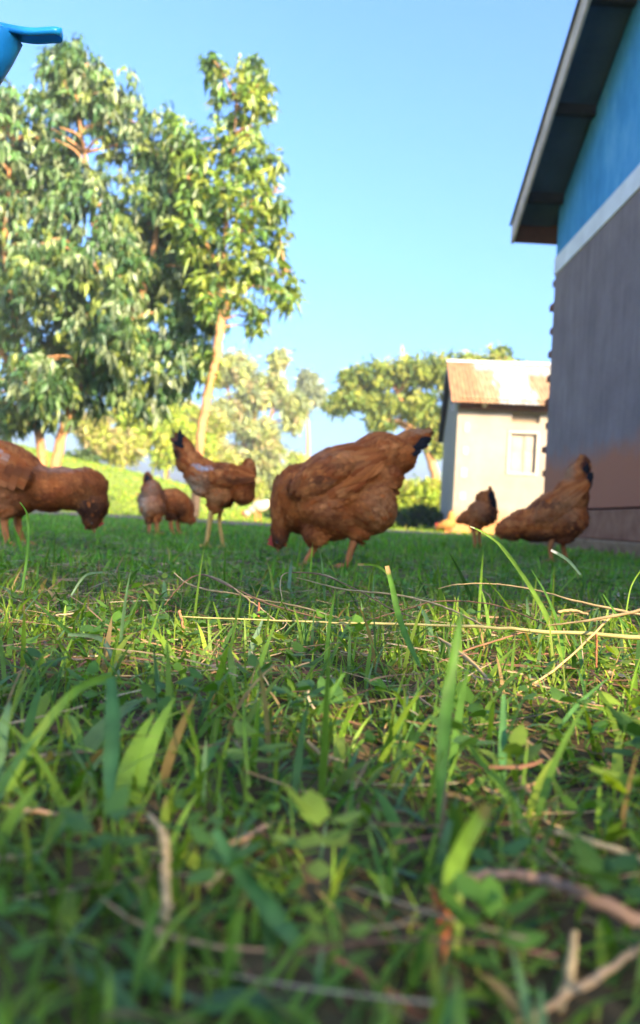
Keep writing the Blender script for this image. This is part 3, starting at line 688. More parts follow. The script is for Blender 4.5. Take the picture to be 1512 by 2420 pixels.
def rosettes(ells, nros, per, L, Wd, pal, down=1.0, spread=.5, shell=.55, filt=None):
    P, D, idx = clump_points(ells, nros, shell)
    if filt is not None:
        kp = filt(P); P = P[kp]; D = D[kp]; nros = len(P)
    n = nros*per; base = np.repeat(P, per, 0)
    tcol = pick(pal, nros, .22); cols = np.repeat(tcol, per, 0)*rng.uniform(.75, 1.3, (n, 1))
    az = rng.uniform(0, 2*np.pi, n); el = rng.normal(-down, spread, n)
    d = np.stack([np.cos(az)*np.cos(el), np.sin(az)*np.cos(el), np.sin(el)], 1)
    base = base + d*0.02 + rng.normal(0, L*.22, (n, 3))
    LL = L*rng.lognormal(-.03, .34, n); WW = Wd*rng.lognormal(-.03, .32, n)
    return leaf_arrays(base, d, LL, WW, cols, .6), P
def pe(px, py, rx, ry, Y, rd=None):
    c = at(px, py, Y); s = Y/F_; return (c, (rx*s, (rd if rd else rx)*s, ry*s))
def trunk_bm(paths, n=9):
    bm = bmesh.new()
    for pts, rad in paths:
        Q = spline(pts, 5); rr = lerp_list(rad, len(Q))
        Q = [q + Vector((random.gauss(0, 1), random.gauss(0, 1), 0))*r_*.12 for q, r_ in zip(Q, rr)]
        add_tube(bm, Q, [r_*random.uniform(.93, 1.07) for r_ in rr], n)
    return bm
def limbs_to(P, start_pts, count, r0_, r1_, sag=.15):
    """branches from nodes on the stem out to foliage points"""
    out = []; P = P[rng.choice(len(P), min(count, len(P)), replace=False)]
    for p in P:
        p = Vector(p); s = min(start_pts, key=lambda q: (q-p).length + (1.2 if q.z > p.z else 0))
        mid = (s+p)/2 + Vector((random.uniform(-.1, .1), random.uniform(-.1, .1), sag*(p-s).length))
        out.append(([s, mid, p], [r0_, (r0_+r1_)/2, r1_]))
    return out
def tree(name, label, cat, base, ells, nros, per, L, Wd, pal, stems, bark, down=1.0, spread=.5, leafmat='leaf', branches=60, br=(.035, .008), group=None, shell=.55, filt=None):
    (V, Fc, cc), P = rosettes(ells, nros, per, L, Wd, pal, down, spread, shell, filt)
    root = empty(name, base, label, cat, group)
    nodes = [q for pts, r_ in stems for q in spline(pts, 5)[3:]]
    ps = list(stems) + (limbs_to(P, nodes, branches, *br) if branches else [])
    link('trunk', bm_mesh('trunk', trunk_bm(ps)), bark, root, True)
    link('crown', np_mesh('crown', V, Fc, cc), M[leafmat], root)
    return root
YB = 12.6
big = [pe(60,330,150,130,YB), pe(190,190,85,90,YB), pe(150,150,60,60,YB), pe(280,270,90,110,YB), pe(370,340,75,100,YB), pe(-60,260,110,120,YB),
       pe(40,560,120,120,YB), pe(200,500,120,130,YB), pe(340,520,110,130,YB), pe(420,450,70,130,YB), pe(-120,500,120,160,YB),
       pe(60,760,110,110,YB), pe(230,720,110,120,YB), pe(370,720,100,130,YB), pe(450,640,70,120,YB), pe(-110,780,120,150,YB),
       pe(50,930,90,80,YB), pe(300,880,110,80,YB), pe(420,860,90,80,YB), pe(-110,970,110,90,YB), pe(20,980,60,60,YB), pe(180,840,90,80,YB), pe(470,790,55,90,YB), pe(130,950,75,60,YB), pe(230,925,80,55,YB), pe(340,935,85,50,YB), pe(100,900,90,80,YB-1), pe(250,780,100,90,YB-1), pe(120,640,110,100,YB-1), pe(260,620,100,90,YB-1)]
big += [pe(150+220*math.cos(a), 520+330*math.sin(a), 90, 100, YB+1.6) for a in (0.3, 1.5, 2.6, 3.7, 4.8)]
big += [(e[0]+Vector((random.uniform(-.3, .3), 1.3, random.uniform(-.3, .3))), e[1]) for e in big[:16:2]]
palB = [(0.075, 0.155, 0.038), (0.050, 0.115, 0.032), (0.11, 0.185, 0.055), (0.19, 0.24, 0.11), (0.035, 0.085, 0.026), (0.19, 0.24, 0.045)]
tb = at(115, 1130, YB); tb.z = gz(tb.x, tb.y)-.05
stB = [([tb, at(140,1060,YB), at(170,960,YB), at(205,820,YB), at(225,650,YB), at(215,450,YB), at(180,250,YB)], [.095,.085,.08,.07,.055,.04,.02]),
       ([tb+Vector((-.1,.05,0)), at(95,1050,YB), at(60,900,YB), at(35,760,YB), at(10,560,YB), at(30,330,YB)], [.085,.07,.06,.05,.04,.02]),
       ([at(170,960,YB), at(270,820,YB), at(350,650,YB), at(380,480,YB)], [.08,.07,.05,.03]),
       ([at(60,900,YB), at(-30,780,YB), at(-90,600,YB)], [.07,.06,.03])]
def keepB(P):
    v = P - np.array(CAM); f = np.array(fw); r_ = np.array(rt); u_ = np.array(up)
    dz = v@f; sx = W_/2 + v@r_/dz*F_; sy = H_/2 - v@u_/dz*F_
    g = np.sin(sx*.034+1.3)*np.sin(sy*.028+.6) + .5*np.sin(sx*.071+sy*.05)
    return g < 1.05 + rng.normal(0, .15, len(P))
tree('broad_leafy_tree', 'large broad tree with dense drooping leaves at the left', 'tree', tb, big, 5200, 9, .150, .060, palB, stB, M['bark'], 1.05, .45, branches=110, br=(.03, .006))
YS = 12.0
sl_ = [pe(520,200,26,70,YS), pe(600,165,50,38,YS), pe(560,240,60,50,YS), pe(620,230,30,60,YS), pe(500,320,55,60,YS), pe(580,350,65,70,YS), pe(460,400,60,80,YS),
       pe(560,470,85,80,YS), pe(640,400,35,50,YS), pe(650,480,40,45,YS), pe(470,540,70,90,YS), pe(570,600,75,70,YS), pe(640,560,40,40,YS), pe(600,690,60,50,YS), pe(670,680,38,50,YS),
       pe(500,690,50,70,YS), pe(600,760,25,35,YS), pe(430,330,45,60,YS), pe(500,130+20,20,25,YS), pe(500,860,30,40,YS), pe(640,640,60,25,YS)]
palS = [(0.15, 0.23, 0.025), (0.19, 0.26, 0.03), (0.10, 0.19, 0.03), (0.25, 0.29, 0.04), (0.065, 0.13, 0.03)]
ts = at(462, 1140, YS); ts.z = gz(ts.x, ts.y)-.05
stS = [([ts, at(470,1080,YS), at(478,1000,YS), at(497,900,YS), at(515,820,YS), at(522,740,YS), at(526,640,YS), at(535,520,YS), at(548,380,YS), at(560,240,YS)], [.075,.07,.068,.065,.068,.06,.045,.036,.022,.010]),
       ([at(522,740,YS), at(570,690,YS), at(640,650,YS), at(690,640,YS)], [.03,.022,.015,.008]), ([at(535,520,YS), at(600,470,YS), at(670,450,YS)], [.025,.018,.008]),
       ([at(526,640,YS), at(480,560,YS), at(450,430,YS)], [.03,.02,.01])]
tree('slender_tree', 'slender tree with a bare peach-coloured trunk and light green leaves', 'tree', ts, sl_, 620, 9, .155, .060, palS, stS, M['bark'], .75, .6, branches=70, br=(.018, .004))

# far trees
def far_tree(name, label, ells, n, per, L, Wd, pal, base, stems, bark, down=.2, branches=30, br=(.05, .015), group='trees beyond the yard', shell=.3):
    return tree(name, label, 'tree', base, ells, n, per, L, Wd, pal, stems, bark, down, .8, 'farleaf', branches, br, group, shell)
def gp(px, Y):
    p = at(px, 1225, Y); p.z = gz(p.x, Y)-.05; return p
Yp = 38
palP = [(0.32, 0.37, 0.12), (0.28, 0.33, 0.14), (0.38, 0.40, 0.13), (0.26, 0.31, 0.17), (0.36, 0.30, 0.15)]
ep = [pe(520,880,40,45,Yp), pe(560,870,45,45,Yp), pe(600,930,55,50,Yp), pe(660,850,30,28,Yp), pe(640,920,45,50,Yp), pe(690,960,40,40,Yp), pe(540,980,60,50,Yp), pe(610,1020,60,40,Yp),
      pe(690,1000,30,20,Yp), pe(600,1090,50,45,Yp), pe(650,1130,45,50,Yp), pe(530,1080,40,50,Yp), pe(640,1060,35,35,Yp), pe(490,1010,30,50,Yp)]
b = gp(600, Yp)
far_tree('feathery_tree', 'tall pale feathery tree in the distance right of the slender trunk', ep, 2100, 9, .27, .12, palP, b, [([b, at(605,1130,Yp), at(600,1020,Yp), at(610,900,Yp)], [.22,.18,.12,.06]), ([at(605,1130,Yp), at(560,1000,Yp), at(530,890,Yp)], [.14,.1,.05]), ([at(604,1080,Yp), at(640,980,Yp), at(660,870,Yp)], [.12,.08,.04])], M['bark'], branches=60)
b = gp(735, 52)
far_tree('feathery_tree', 'thin pale far tree whose wispy crown touches the bright sky gap', [pe(725,900,26,30,52), pe(750,930,16,28,52), pe(715,960,20,22,52)], 170, 9, .42, .18, [(0.24,0.27,0.14),(0.2,0.24,0.14)], b, [([b, at(728,1080,52), at(726,900,52)], [.2,.14,.05])], M['bark'], branches=14, br=(.04, .012))
Ya = 27
ea = [pe(880,890,70,42,Ya), pe(960,880,70,42,Ya), pe(1050,880,80,48,Ya), pe(830,940,55,32,Ya), pe(900,955,60,38,Ya), pe(980,960,60,45,Ya), pe(1140,870,90,40,Ya), pe(790,960,30,18,Ya), pe(900,1000,45,22,Ya), pe(1020,1000,35,45,Ya), pe(1030,1060,22,25,Ya), pe(1200,880,60,36,Ya), pe(1180,830,28,14,Ya),
      pe(1120,960,90,70,Ya), pe(830,895,35,28,Ya), pe(980,870,40,25,Ya)]
palA = [(0.20, 0.26, 0.045), (0.15, 0.22, 0.045), (0.26, 0.30, 0.05), (0.10, 0.16, 0.045), (0.32, 0.33, 0.06)]
b = gp(1030, Ya)
far_tree('spreading_tree', 'wide spreading tree behind the small house', ea, 2300, 9, .19, .095, palA, b, [([b, at(1030,1160,Ya), at(1018,1090,Ya), at(985,1020,Ya), at(940,930,Ya)], [.19,.17,.15,.11,.05]), ([at(1018,1090,Ya), at(1045,1000,Ya), at(1080,900,Ya)], [.12,.09,.05]), ([at(990,1030,Ya), at(910,980,Ya), at(850,930,Ya)], [.09,.06,.03]), ([at(1045,1000,Ya), at(1130,920,Ya), at(1190,870,Ya)], [.08,.06,.03])], M['bark'], branches=90, br=(.05, .012))
# bushes
def bush(label, ells, n, pal, base, L=.2, Wd=.1, name='bush', group='bushes at the far side of the yard'):
    return tree(name, label, 'bush', base, ells, n, 8, L, Wd, pal, [([base, base+Vector((0, 0, .4)), Vector(ells[0][0])], [.06, .05, .02])], M['darkbark'], .2, .8, 'farleaf', 16, (.025, .008), group, .35)
palL = [(0.32, 0.40, 0.04), (0.38, 0.43, 0.05), (0.25, 0.35, 0.04), (0.40, 0.38, 0.08)]
palO = [(0.34, 0.33, 0.09), (0.27, 0.31, 0.06), (0.38, 0.31, 0.14), (0.34, 0.38, 0.06)]
Yh = 29
bush('tall yellow-green thicket behind the grassy rise at the left', [pe(390,1000,75,70,Yh), pe(330,990,70,65,Yh), pe(300,960,50,50,Yh), pe(440,1040,45,60,Yh), pe(400,1070,60,40,Yh), pe(480,1080,35,70,Yh)], 950, palL, gp(390, Yh))
bush('yellow-green thicket behind the slender trunk', [pe(470,1060,50,55,31), pe(530,1110,60,45,31), pe(500,1010,45,45,31), pe(590,1150,55,35,31), pe(430,980,50,50,31)], 620, palO, gp(500, 31))
bush('olive brown-tinged bush left of the yellow-green thicket', [pe(250,1050,60,45,Yh-1), pe(300,1060,50,45,Yh-1), pe(220,1010,55,50,Yh-1)], 560, palO, gp(250, Yh-1))
bush('dark green low bush behind the back of the cropped hen', [pe(200,1085,35,25,Yh-2), pe(150,1100,40,25,Yh-2)], 170, [(0.05,0.10,0.03),(0.08,0.13,0.03)], gp(190, Yh-2))
bush('bright yellow-green bush left of the small house', [pe(985,1165,60,38,24), pe(950,1185,40,35,24), pe(1035,1170,40,45,24), pe(1010,1200,60,28,24)], 420, palL, gp(985, 24), .16, .09)
bush('dark green shrub clump at the foot of the small house side wall', [pe(960,1225,32,16,18), pe(1015,1222,34,20,18), pe(990,1210,30,14,18)], 260, [(0.04,0.09,0.02),(0.07,0.13,0.025),(0.03,0.07,0.03)], gp(985, 18), .12, .06)
bush('small round bush on the skyline behind the big pecking hen', [pe(700,1085,22,14,50), pe(710,1105,40,18,50)], 130, palL, gp(700, 50), .4, .2)
bush('low bright shrub beside the pale hen', [pe(655,1210,26,18,20), pe(640,1195,18,14,20)], 150, [(0.12,0.2,0.03),(0.08,0.16,0.03)], gp(655, 20), .12, .06)
# distant woodland edge: reads as one mass
def woodland():
    ells = []
    for i in range(46):
        px = -700 + i*72 + random.uniform(-20, 20); Y = random.uniform(75, 105); h = random.uniform(26, 52)
        hz = 1225 + (px-756)*.056
        ells.append(pe(px, hz-h*.45, random.uniform(45, 75), h*.75, Y, 60))
    (V, Fc, cc), P = rosettes(ells, 5200, 6, .95, .55, [(0.20,0.25,0.06),(0.16,0.22,0.07),(0.24,0.27,0.07),(0.12,0.18,0.06)], .1, .8, .2)
    ob = link('distant_woodland', np_mesh('distant_woodland', V, Fc, cc), M['farleaf']); tag(ob, 'far band of pale green woodland along the horizon', 'woodland', kind='stuff')
woodland()

# unseen leaf screen added to shade the lawn, gap cut for a sun patch
def shade_screen():
    ctr = Vector((3.2, -5.6, 0)); n = 24000
    x = rng.uniform(2.4, 4.0, n); y = rng.uniform(-9.0, -1.0, n); z = rng.uniform(.12, 4.0, n)
    P = np.stack([x, y, z], 1)
    t = P[:, 2]/sun_dir.z; gx_ = P[:, 0]-sun_dir.x*t; gy_ = P[:, 1]-sun_dir.y*t          # where each leaf's shadow falls
    # the gap: a ragged opening over the ground near (0.3,0.85)
    wob = .08*np.sin(gx_*9)+.06*np.sin(gy_*11+1)
    e1 = ((gx_-.46)/.46)**2 + ((gy_-.84)/.30)**2 < 1+wob*3
    e2 = ((gx_-.03)/.12)**2 + ((gy_-.42)/.14)**2 < 1+wob*3
    e3 = ((gx_+.14)/.15)**2 + ((gy_-.85)/.17)**2 < 1
    dap = (gx_ > -.75) & (gx_ < 1.3) & (gy_ > .32) & (gy_ < 1.5) & (np.sin(gx_*13+2*np.sin(gy_*5))*np.sin(gy_*11+1.5*np.sin(gx_*7)) > -.25)
    keep = ~(e1 | e2 | e3 | (dap & (rng.random(n) < .75))) 
    P = P[keep]; n = len(P)
    az = rng.uniform(0, 6.28, n); el = rng.normal(-.4, .6, n); d = np.stack([np.cos(az)*np.cos(el), np.sin(az)*np.cos(el), np.sin(el)], 1)
    V, Fc, cc = leaf_arrays(P, d, np.full(n, .13)*rng.lognormal(0, .2, n), np.full(n, .08)*rng.lognormal(0, .2, n), pick(palB, n), .5)
    root = empty('added_shade_tree', ctr, 'unseen leafy tree added behind the viewer to shade the lawn', 'tree')
    st = [([ctr, ctr+Vector((0, 0, 1.2)), ctr+Vector((.1, .3, 2.6)), ctr+Vector((0, .4, 4.0))], [.16, .13, .09, .03])]
    st += limbs_to(P[P[:, 1] < -5], [ctr+Vector((0, 0, .9)), ctr+Vector((0, 0, 1.4)), ctr+Vector((.1, .3, 2.6))], 30, .05, .01)
    link('trunk', bm_mesh('trunk', trunk_bm(st)), M['darkbark'], root, True); link('crown', np_mesh('crown', V, Fc, cc), M['leaf'], root)
shade_screen()

# ------------------------------------------------------------------ hens
RUF = [(0.42, 0.105, 0.020), (0.52, 0.155, 0.034), (0.31, 0.068, 0.013), (0.58, 0.20, 0.055), (0.42, 0.102, 0.019)]
DRK = (0.025, 0.018, 0.016)
def hen(name, label, Y, ells, flow, legs, pal=RUF, darks=(), pales=(), tails=(), head=None, wings=(), nf=2600, fl=.022, group='brown hens foraging on the lawn', foot=(0, 0), face=-1, wing=None, legcol='leg'):
    s = Y/F_; base = at(foot[0], foot[1], Y); base.z = gz(base.x, Y)
    root = empty(name, base, label, 'chicken', group)
    # body: ellipsoids fused by a voxel remesh into one continuous surface
    bm = bmesh.new()
    for (cx, cy, a, b, ang, w_, do) in ells:
        c = at(cx, cy, Y - do*s)
        g = bmesh.ops.create_icosphere(bm, subdivisions=3, radius=1.0)['verts']; ca, sa = math.cos(R(ang)), math.sin(R(ang))
        for v in g:
            x, y, z = v.co.x*a*s, v.co.y*w_*s, v.co.z*b*s
            v.co = c + rt*(x*ca - z*sa) + up*(x*sa + z*ca) + Vector((0, y, 0))
    me = bpy.data.meshes.new('tmp'); bm.to_mesh(me); bm.free(); tmp = bpy.data.objects.new('tmp', me); C.objects.link(tmp)
    big_ = max(e[2] for e in ells)*s
    md = tmp.modifiers.new('r', 'REMESH'); md.mode = 'VOXEL'; md.voxel_size = big_/26
    sm = tmp.modifiers.new('s', 'SMOOTH'); sm.factor = .6; sm.iterations = 9 if nf > 1500 else 4
    dg = bpy.context.evaluated_depsgraph_get(); ev = tmp.evaluated_get(dg); m2 = ev.to_mesh()
    nv = len(m2.vertices); co = np.empty(nv*3, dtype=np.float32); m2.vertices.foreach_get('co', co); co = co.reshape(-1, 3).astype(float)
    no = np.empty(nv*3, dtype=np.float32); m2.vertices.foreach_get('normal', no); no = no.reshape(-1, 3).astype(float)
    quads = []
    m2.calc_loop_triangles(); tri = np.array([t.vertices[:] for t in m2.loop_triangles], dtype=np.int32)
    ev.to_mesh_clear(); bpy.data.objects.remove(tmp)
    # lumps of plumage
    amp = big_*.012
    for i in range(nv):
        q = Vector(co[i])*(1/(big_*.33)); co[i] += no[i]*amp*mnoise.noise(q)
    def colour(p):
        """plumage colours by where on the bird, with crease and underside shade painted in"""
        d_ = p - np.array(CAM); f = d_@np.array(fw); sx = W_/2 + d_@np.array(rt)/f*F_; sy = H_/2 - d_@np.array(up)/f*F_
        n_ = len(p); pl = np.array(pal); mixn = np.array([mnoise.noise(Vector(q)*(1/(big_*.30))+Vector((7, 3, 1))) for q in p])*.9+.5; ix = np.clip(mixn*(len(pl)-1), 0, len(pl)-1.001); i0 = ix.astype(int); c = pl[i0]*(1-(ix-i0))[:, None] + pl[i0+1]*(ix-i0)[:, None]; c = c*rng.uniform(.88, 1.12, (n_, 1))
        lump = np.array([mnoise.noise(Vector(q)*(1/(big_*.22))) for q in p]); c = c*(1+.16*lump)[:, None]
        for (x, y, rx, ry, col, k_) in list(darks)+list(pales):
            m_ = np.clip(1.35-np.hypot((sx-x)/rx, (sy-y)/ry)*1.0, 0, 1)**.7*k_; m_ = m_*(rng.random(n_) < .9)
            c = c*(1-m_[:, None]) + np.array(col)*m_[:, None]*rng.uniform(.8, 1.2, (n_, 1))
        return c
    bc = colour(co)*.85
    # feathers: overlapping tapered scales laid along the body, head to tail
    v0, v1, v2 = co[tri[:, 0]], co[tri[:, 1]], co[tri[:, 2]]; ar = np.linalg.norm(np.cross(v1-v0, v2-v0), axis=1)
    ti = rng.choice(len(tri), nf, p=ar/ar.sum()); u_ = rng.random((nf, 1)); w2 = rng.random((nf, 1)); sw = (u_+w2) > 1; u_ = np.where(sw, 1-u_, u_); w2 = np.where(sw, 1-w2, w2)
    P = v0[ti]*(1-u_-w2) + v1[ti]*u_ + v2[ti]*w2
    N = np.cross(v1-v0, v2-v0)[ti]; N /= np.linalg.norm(N, axis=1, keepdims=True)+1e-12
    # flow direction interpolated from guide points (px, py, angle in picture)
    d_ = P-np.array(CAM); f = d_@np.array(fw); sx = W_/2 + d_@np.array(rt)/f*F_; sy = H_/2 - d_@np.array(up)/f*F_
    wsum = np.zeros(nf); fx = np.zeros(nf); fy = np.zeros(nf)
    for (gx2, gy2, a_) in flow:
        ww = 1/(((sx-gx2)**2+(sy-gy2)**2)+30); wsum += ww; fx += ww*math.cos(R(a_)); fy += ww*math.sin(R(a_))
    T = fx[:, None]*np.array(rt) + fy[:, None]*np.array(up) + rng.normal(0, .12, (nf, 3))*wsum[:, None]
    T -= N*np.sum(T*N, axis=1, keepdims=True); T /= np.linalg.norm(T, axis=1, keepdims=True)+1e-12
    B = np.cross(N, T); L = (fl*rng.lognormal(0, .22, nf))[:, None]; Wf = L*rng.uniform(.42, .62, (nf, 1))
    lift = rng.uniform(.03, .17, (nf, 1)); b0_ = P - N*L*.05
    a1 = b0_ + T*L*.45 + B*Wf*.5 + N*L*lift*.35; a2 = b0_ + T*L*.45 - B*Wf*.5 + N*L*lift*.35
    m1 = b0_ + T*L*.5 + N*L*(lift*.5+.08)
    e1 = b0_ + T*L*.85 + B*Wf*.34 + N*L*lift*.7; e2 = b0_ + T*L*.85 - B*Wf*.34 + N*L*lift*.7; tp = b0_ + T*L + N*L*lift*.8
    FV = np.stack([b0_, a1, m1, a2, e1, tp, e2], 1).reshape(-1, 3); o = len(co) + np.arange(nf)*7
    tris = np.concatenate([np.stack([o, o+1, o+2], 1), np.stack([o, o+2, o+3], 1), np.stack([o+1, o+4, o+2], 1), np.stack([o+2, o+4, o+5], 1), np.stack([o+2, o+5, o+6], 1), np.stack([o+2, o+6, o+3], 1)])
    fc = colour(P); fc = np.repeat(fc, 7, 0).reshape(nf, 7, 3); fc[:, 4:] *= .80; fc[:, 2] *= 1.10
    me = np_mesh('body', np.concatenate([co, FV]), np.concatenate([tri, tris]), np.concatenate([bc, fc.reshape(-1, 3)]))
    link('body', me, M['feather'], root, True)
    # folded wings: rows of long overlapping feathers laid over a shallow shell
    for (wx, wy, wa, wb, wang, wdep, fdir) in wings:
        V = []; Fc = []; cc = []; o = 0; ca, sa = math.cos(R(wang)), math.sin(R(wang)); rows = 9
        for r_i in range(1, rows):
            q = r_i/(rows-1)                      # 0 = shoulder, 1 = wing tip
            cnt = int(6+7*math.sin(math.pi*min(1, q+.25)))
            for k_ in range(cnt):
                v = (k_+.5*(r_i % 2))/(cnt-1)*2-1
                ex = (-1+1.75*q)*wa; ey = v*wb*math.sqrt(max(0, 1-(ex/wa)**2))*.96
                bul = math.sqrt(max(0.02, 1-(ex/wa)**2*.85-(ey/wb)**2*.85))
                px_, py_ = wx + (ex*ca - ey*sa)*fdir, wy - (ex*sa + ey*ca)
                b = at(px_, py_, Y - (wdep+bul*wb*.34*(1 if wdep > 0 else -1))*s)
                dr = (rt*(ca*fdir) + up*(sa) + up*(-.25*v)).normalized(); Ln = wa*s*random.uniform(.40, .50)*(.75+.5*q)
                nn = Vector((0, -1 if wdep > 0 else 1, 0)); sd = dr.cross(nn).normalized(); hw = wb*s*.17*(.5+.55*q); c0 = colour(np.array([list(b)]))[0]*random.uniform(.92, 1.1)
                for i in range(5):
                    t_ = i/4; h_ = hw*[.6, 1, 1.05, .8, .2][i]; p_ = b + dr*Ln*t_ + nn*(.006-.02*t_*t_*(.5+q))*Ln*3
                    V += [p_-sd*h_-nn*h_*.25, p_, p_+sd*h_-nn*h_*.25]; cc += [c0*(.85 if i == 4 else 1), c0*1.08, c0*(.85 if i == 4 else .95)]
                    if i < 4: bq = o+i*3; Fc += [(bq, bq+1, bq+4, bq+3), (bq+1, bq+2, bq+5, bq+4)]
                o += 15
        link('wing', np_mesh('wing', V, Fc, np.array(cc)), M['feather'], root)
    # tail: individual long feathers
    if tails:
        V = []; Fc = []; cc = []; o = 0
        for (x0, y0, x1, y1, wpx, dep, col) in tails:
            a = at(x0, y0, Y-dep*s); b = at(x1, y1, Y-dep*s); t = (b-a); Ln = t.length; t.normalize(); sd = t.cross(Vector((0, 1, 0))).normalized(); yv = Vector((0, 1, 0))
            for i in range(6):
                q = i/5; hw = wpx*.5*s*[.5, .85, 1, 1, .8, .25][i]; p = a + t*Ln*q + up*(.04*Ln*math.sin(q*3.1))
                V += [p-sd*hw, p-yv*hw*.35, p+sd*hw]; cc += [np.array(col)*random.uniform(.8, 1.2)]*3
                if i < 5: bq = o+i*3; Fc += [(bq, bq+1, bq+4, bq+3), (bq+1, bq+2, bq+5, bq+4)]
            o += 18
        link('tail_feathers', np_mesh('tail_feathers', V, Fc, np.array(cc)), M['feather'], root)
    # legs
    for (pts, wd, dep, tdir) in legs:
        P3 = [at(x, y, Y-dep*s) for x, y in pts]; P3[-1].z = gz(P3[-1].x, P3[-1].y)+.006
        bm = bmesh.new(); Q = spline(P3, 4); k_ = len(Q)
        add_tube(bm, Q, [wd*.5*s*(1.35-.45*i/(k_-1)+ .15*math.exp(-((i/(k_-1)-.35)*7)**2)) for i in range(k_)], 9)
        an = Q[-1]; tl = wd*s*2.3
        for a_ in (-38, 0, 38, 180):
            dx = Vector((math.cos(R(a_))*tdir, math.sin(R(a_)), 0)); ll = tl*(1 if a_ == 0 else .85 if abs(a_) < 90 else .5)
            add_tube(bm, [an+Vector((0, 0, .002)), an+dx*ll*.5+Vector((0, 0, .004)), an+dx*ll+Vector((0, 0, -.003))], [wd*.34*s, wd*.27*s, wd*.10*s], 6)
        link('leg', bm_mesh('leg', bm), M[legcol], root, True)
    # head furniture
    if head:
        hx, hy, hr, ba, ca_ = head      # centre, radius, beak angle, comb angle
        c = at(hx, hy, Y); bd = rt*math.cos(R(ba)) + up*math.sin(R(ba)); cdv = rt*math.cos(R(ca_)) + up*math.sin(R(ca_)); hr_ = hr*s; yv = Vector((0, 1, 0))
        bm = bmesh.new(); add_tube(bm, [c+bd*hr_*.75, c+bd*hr_*1.15, c+bd*hr_*1.55-cdv*hr_*.12], [hr_*.34, hr_*.24, hr_*.04], 8); link('beak', bm_mesh('beak', bm), M['beak'], root, True)
        bm = bmesh.new(); n_ = 11; lo = []; hi = []
        for i in range(n_):
            q = i/(n_-1); p = c + cdv*hr_*(.72) + bd*hr_*(.95-1.7*q) - cdv*hr_*.35*(2*q-1)**2; hgt = hr_*(.42+.55*abs(math.sin(q*math.pi*3.5)))*(1-.35*q)
            lo.append(p); hi.append(p+cdv*hgt)
        for dy in (-1,):
            poly = lo + hi[::-1]; add_prism(bm, [p - yv*hr_*.07 for p in poly], yv*hr_*.14)
        link('comb', bm_mesh('comb', bm), M['comb'], root)
        for sg in (-1, 1):
            bm = bmesh.new(); g = bmesh.ops.create_icosphere(bm, subdivisions=2, radius=1.0)['verts']
            for v in g: v.co = c + bd*hr_*(.55+v.co.x*.16) - cdv*hr_*(.72+v.co.z*.38) + yv*hr_*(.22*sg+v.co.y*.09)
            link('wattle', bm_mesh('wattle', bm), M['comb'], root, True)
            bm = bmesh.new(); g = bmesh.ops.create_icosphere(bm, subdivisions=2, radius=1.0)['verts']
            for v in g: v.co = c + bd*hr_*.30 + cdv*hr_*.18 + yv*hr_*.86*sg + v.co*hr_*.17
            link('eye', bm_mesh('eye', bm), M['eye'], root, True)
    return root

BLK = (0.014, 0.013, 0.016); WH = (0.42, 0.34, 0.24); DB = (0.11, 0.035, 0.014)
# big pecking hen in the middle
hen('hen', 'largest hen, pecking left in the middle, black-edged tail raised', 2.25,
    [(800,1148,135,92,25,92,0),(712,1180,68,84,8,76,0),(775,1213,92,66,0,82,0),(872,1196,66,70,0,84,6),(888,1080,72,56,18,66,0),(958,1048,58,28,22,30,0),(985,1034,34,16,20,16,0),
     (672,1190,34,78,-4,46,0),(663,1250,23,40,-4,26,0),(660,1278,18,22,0,17,0),(742,1262,30,32,20,26,40),(848,1250,30,34,-15,26,30),
     (765,1126,92,40,28,30,84),(765,1130,92,44,28,26,-72),(755,1190,62,52,-20,34,62),(930,1084,56,46,22,48,0),(900,1130,50,50,0,60,0)],
    [(1000,1030,25),(900,1060,22),(800,1080,28),(700,1120,40),(665,1190,80),(660,1270,92),(770,1150,15),(850,1180,-20),(900,1220,-45),(770,1240,-40),(830,1120,20)],
    [([(752,1262),(741,1295),(716,1345)], 15, 36, -1), ([(846,1262),(832,1292),(818,1342)], 15, 30, -1)],
    darks=[(655,1285,30,18,DRK,.85),(690,1262,40,26,DB,.6),(750,1140,26,14,DB,.8),(800,1105,60,10,DB,.6),(705,1095,28,22,DB,.35),(690,1160,22,30,DB,.5),(935,1105,18,20,DB,.4),(780,1235,60,30,DB,.5)],  # dark browns paint in the shade under the wing and between lobes
    pales=[(985,1020,40,10,(.42,.24,.12),.6),(905,1200,50,50,(.44,.22,.09),.5),(760,1190,40,40,(.42,.19,.08),.3),(735,1080,70,14,(.38,.17,.08),.4)],
    tails=[(920,1104,970,1082,15,34,BLK),(945,1088,996,1066,14,30,BLK),(984,1050,1020,1037,20,26,BLK),(930,1100,995,1066,22,-6,BLK),(905,1112,945,1098,18,24,BLK),(950,1042,1020,1018,16,14,(.36,.17,.07)),(940,1050,1018,1030,16,-14,BLK),(975,1060,1012,1052,18,28,BLK)],
    head=(660,1276,19,-100,170), wings=[(790,1128,92,48,24,86,1),(790,1128,92,48,24,-86,1)], nf=4200, fl=.021, foot=(775,1340))
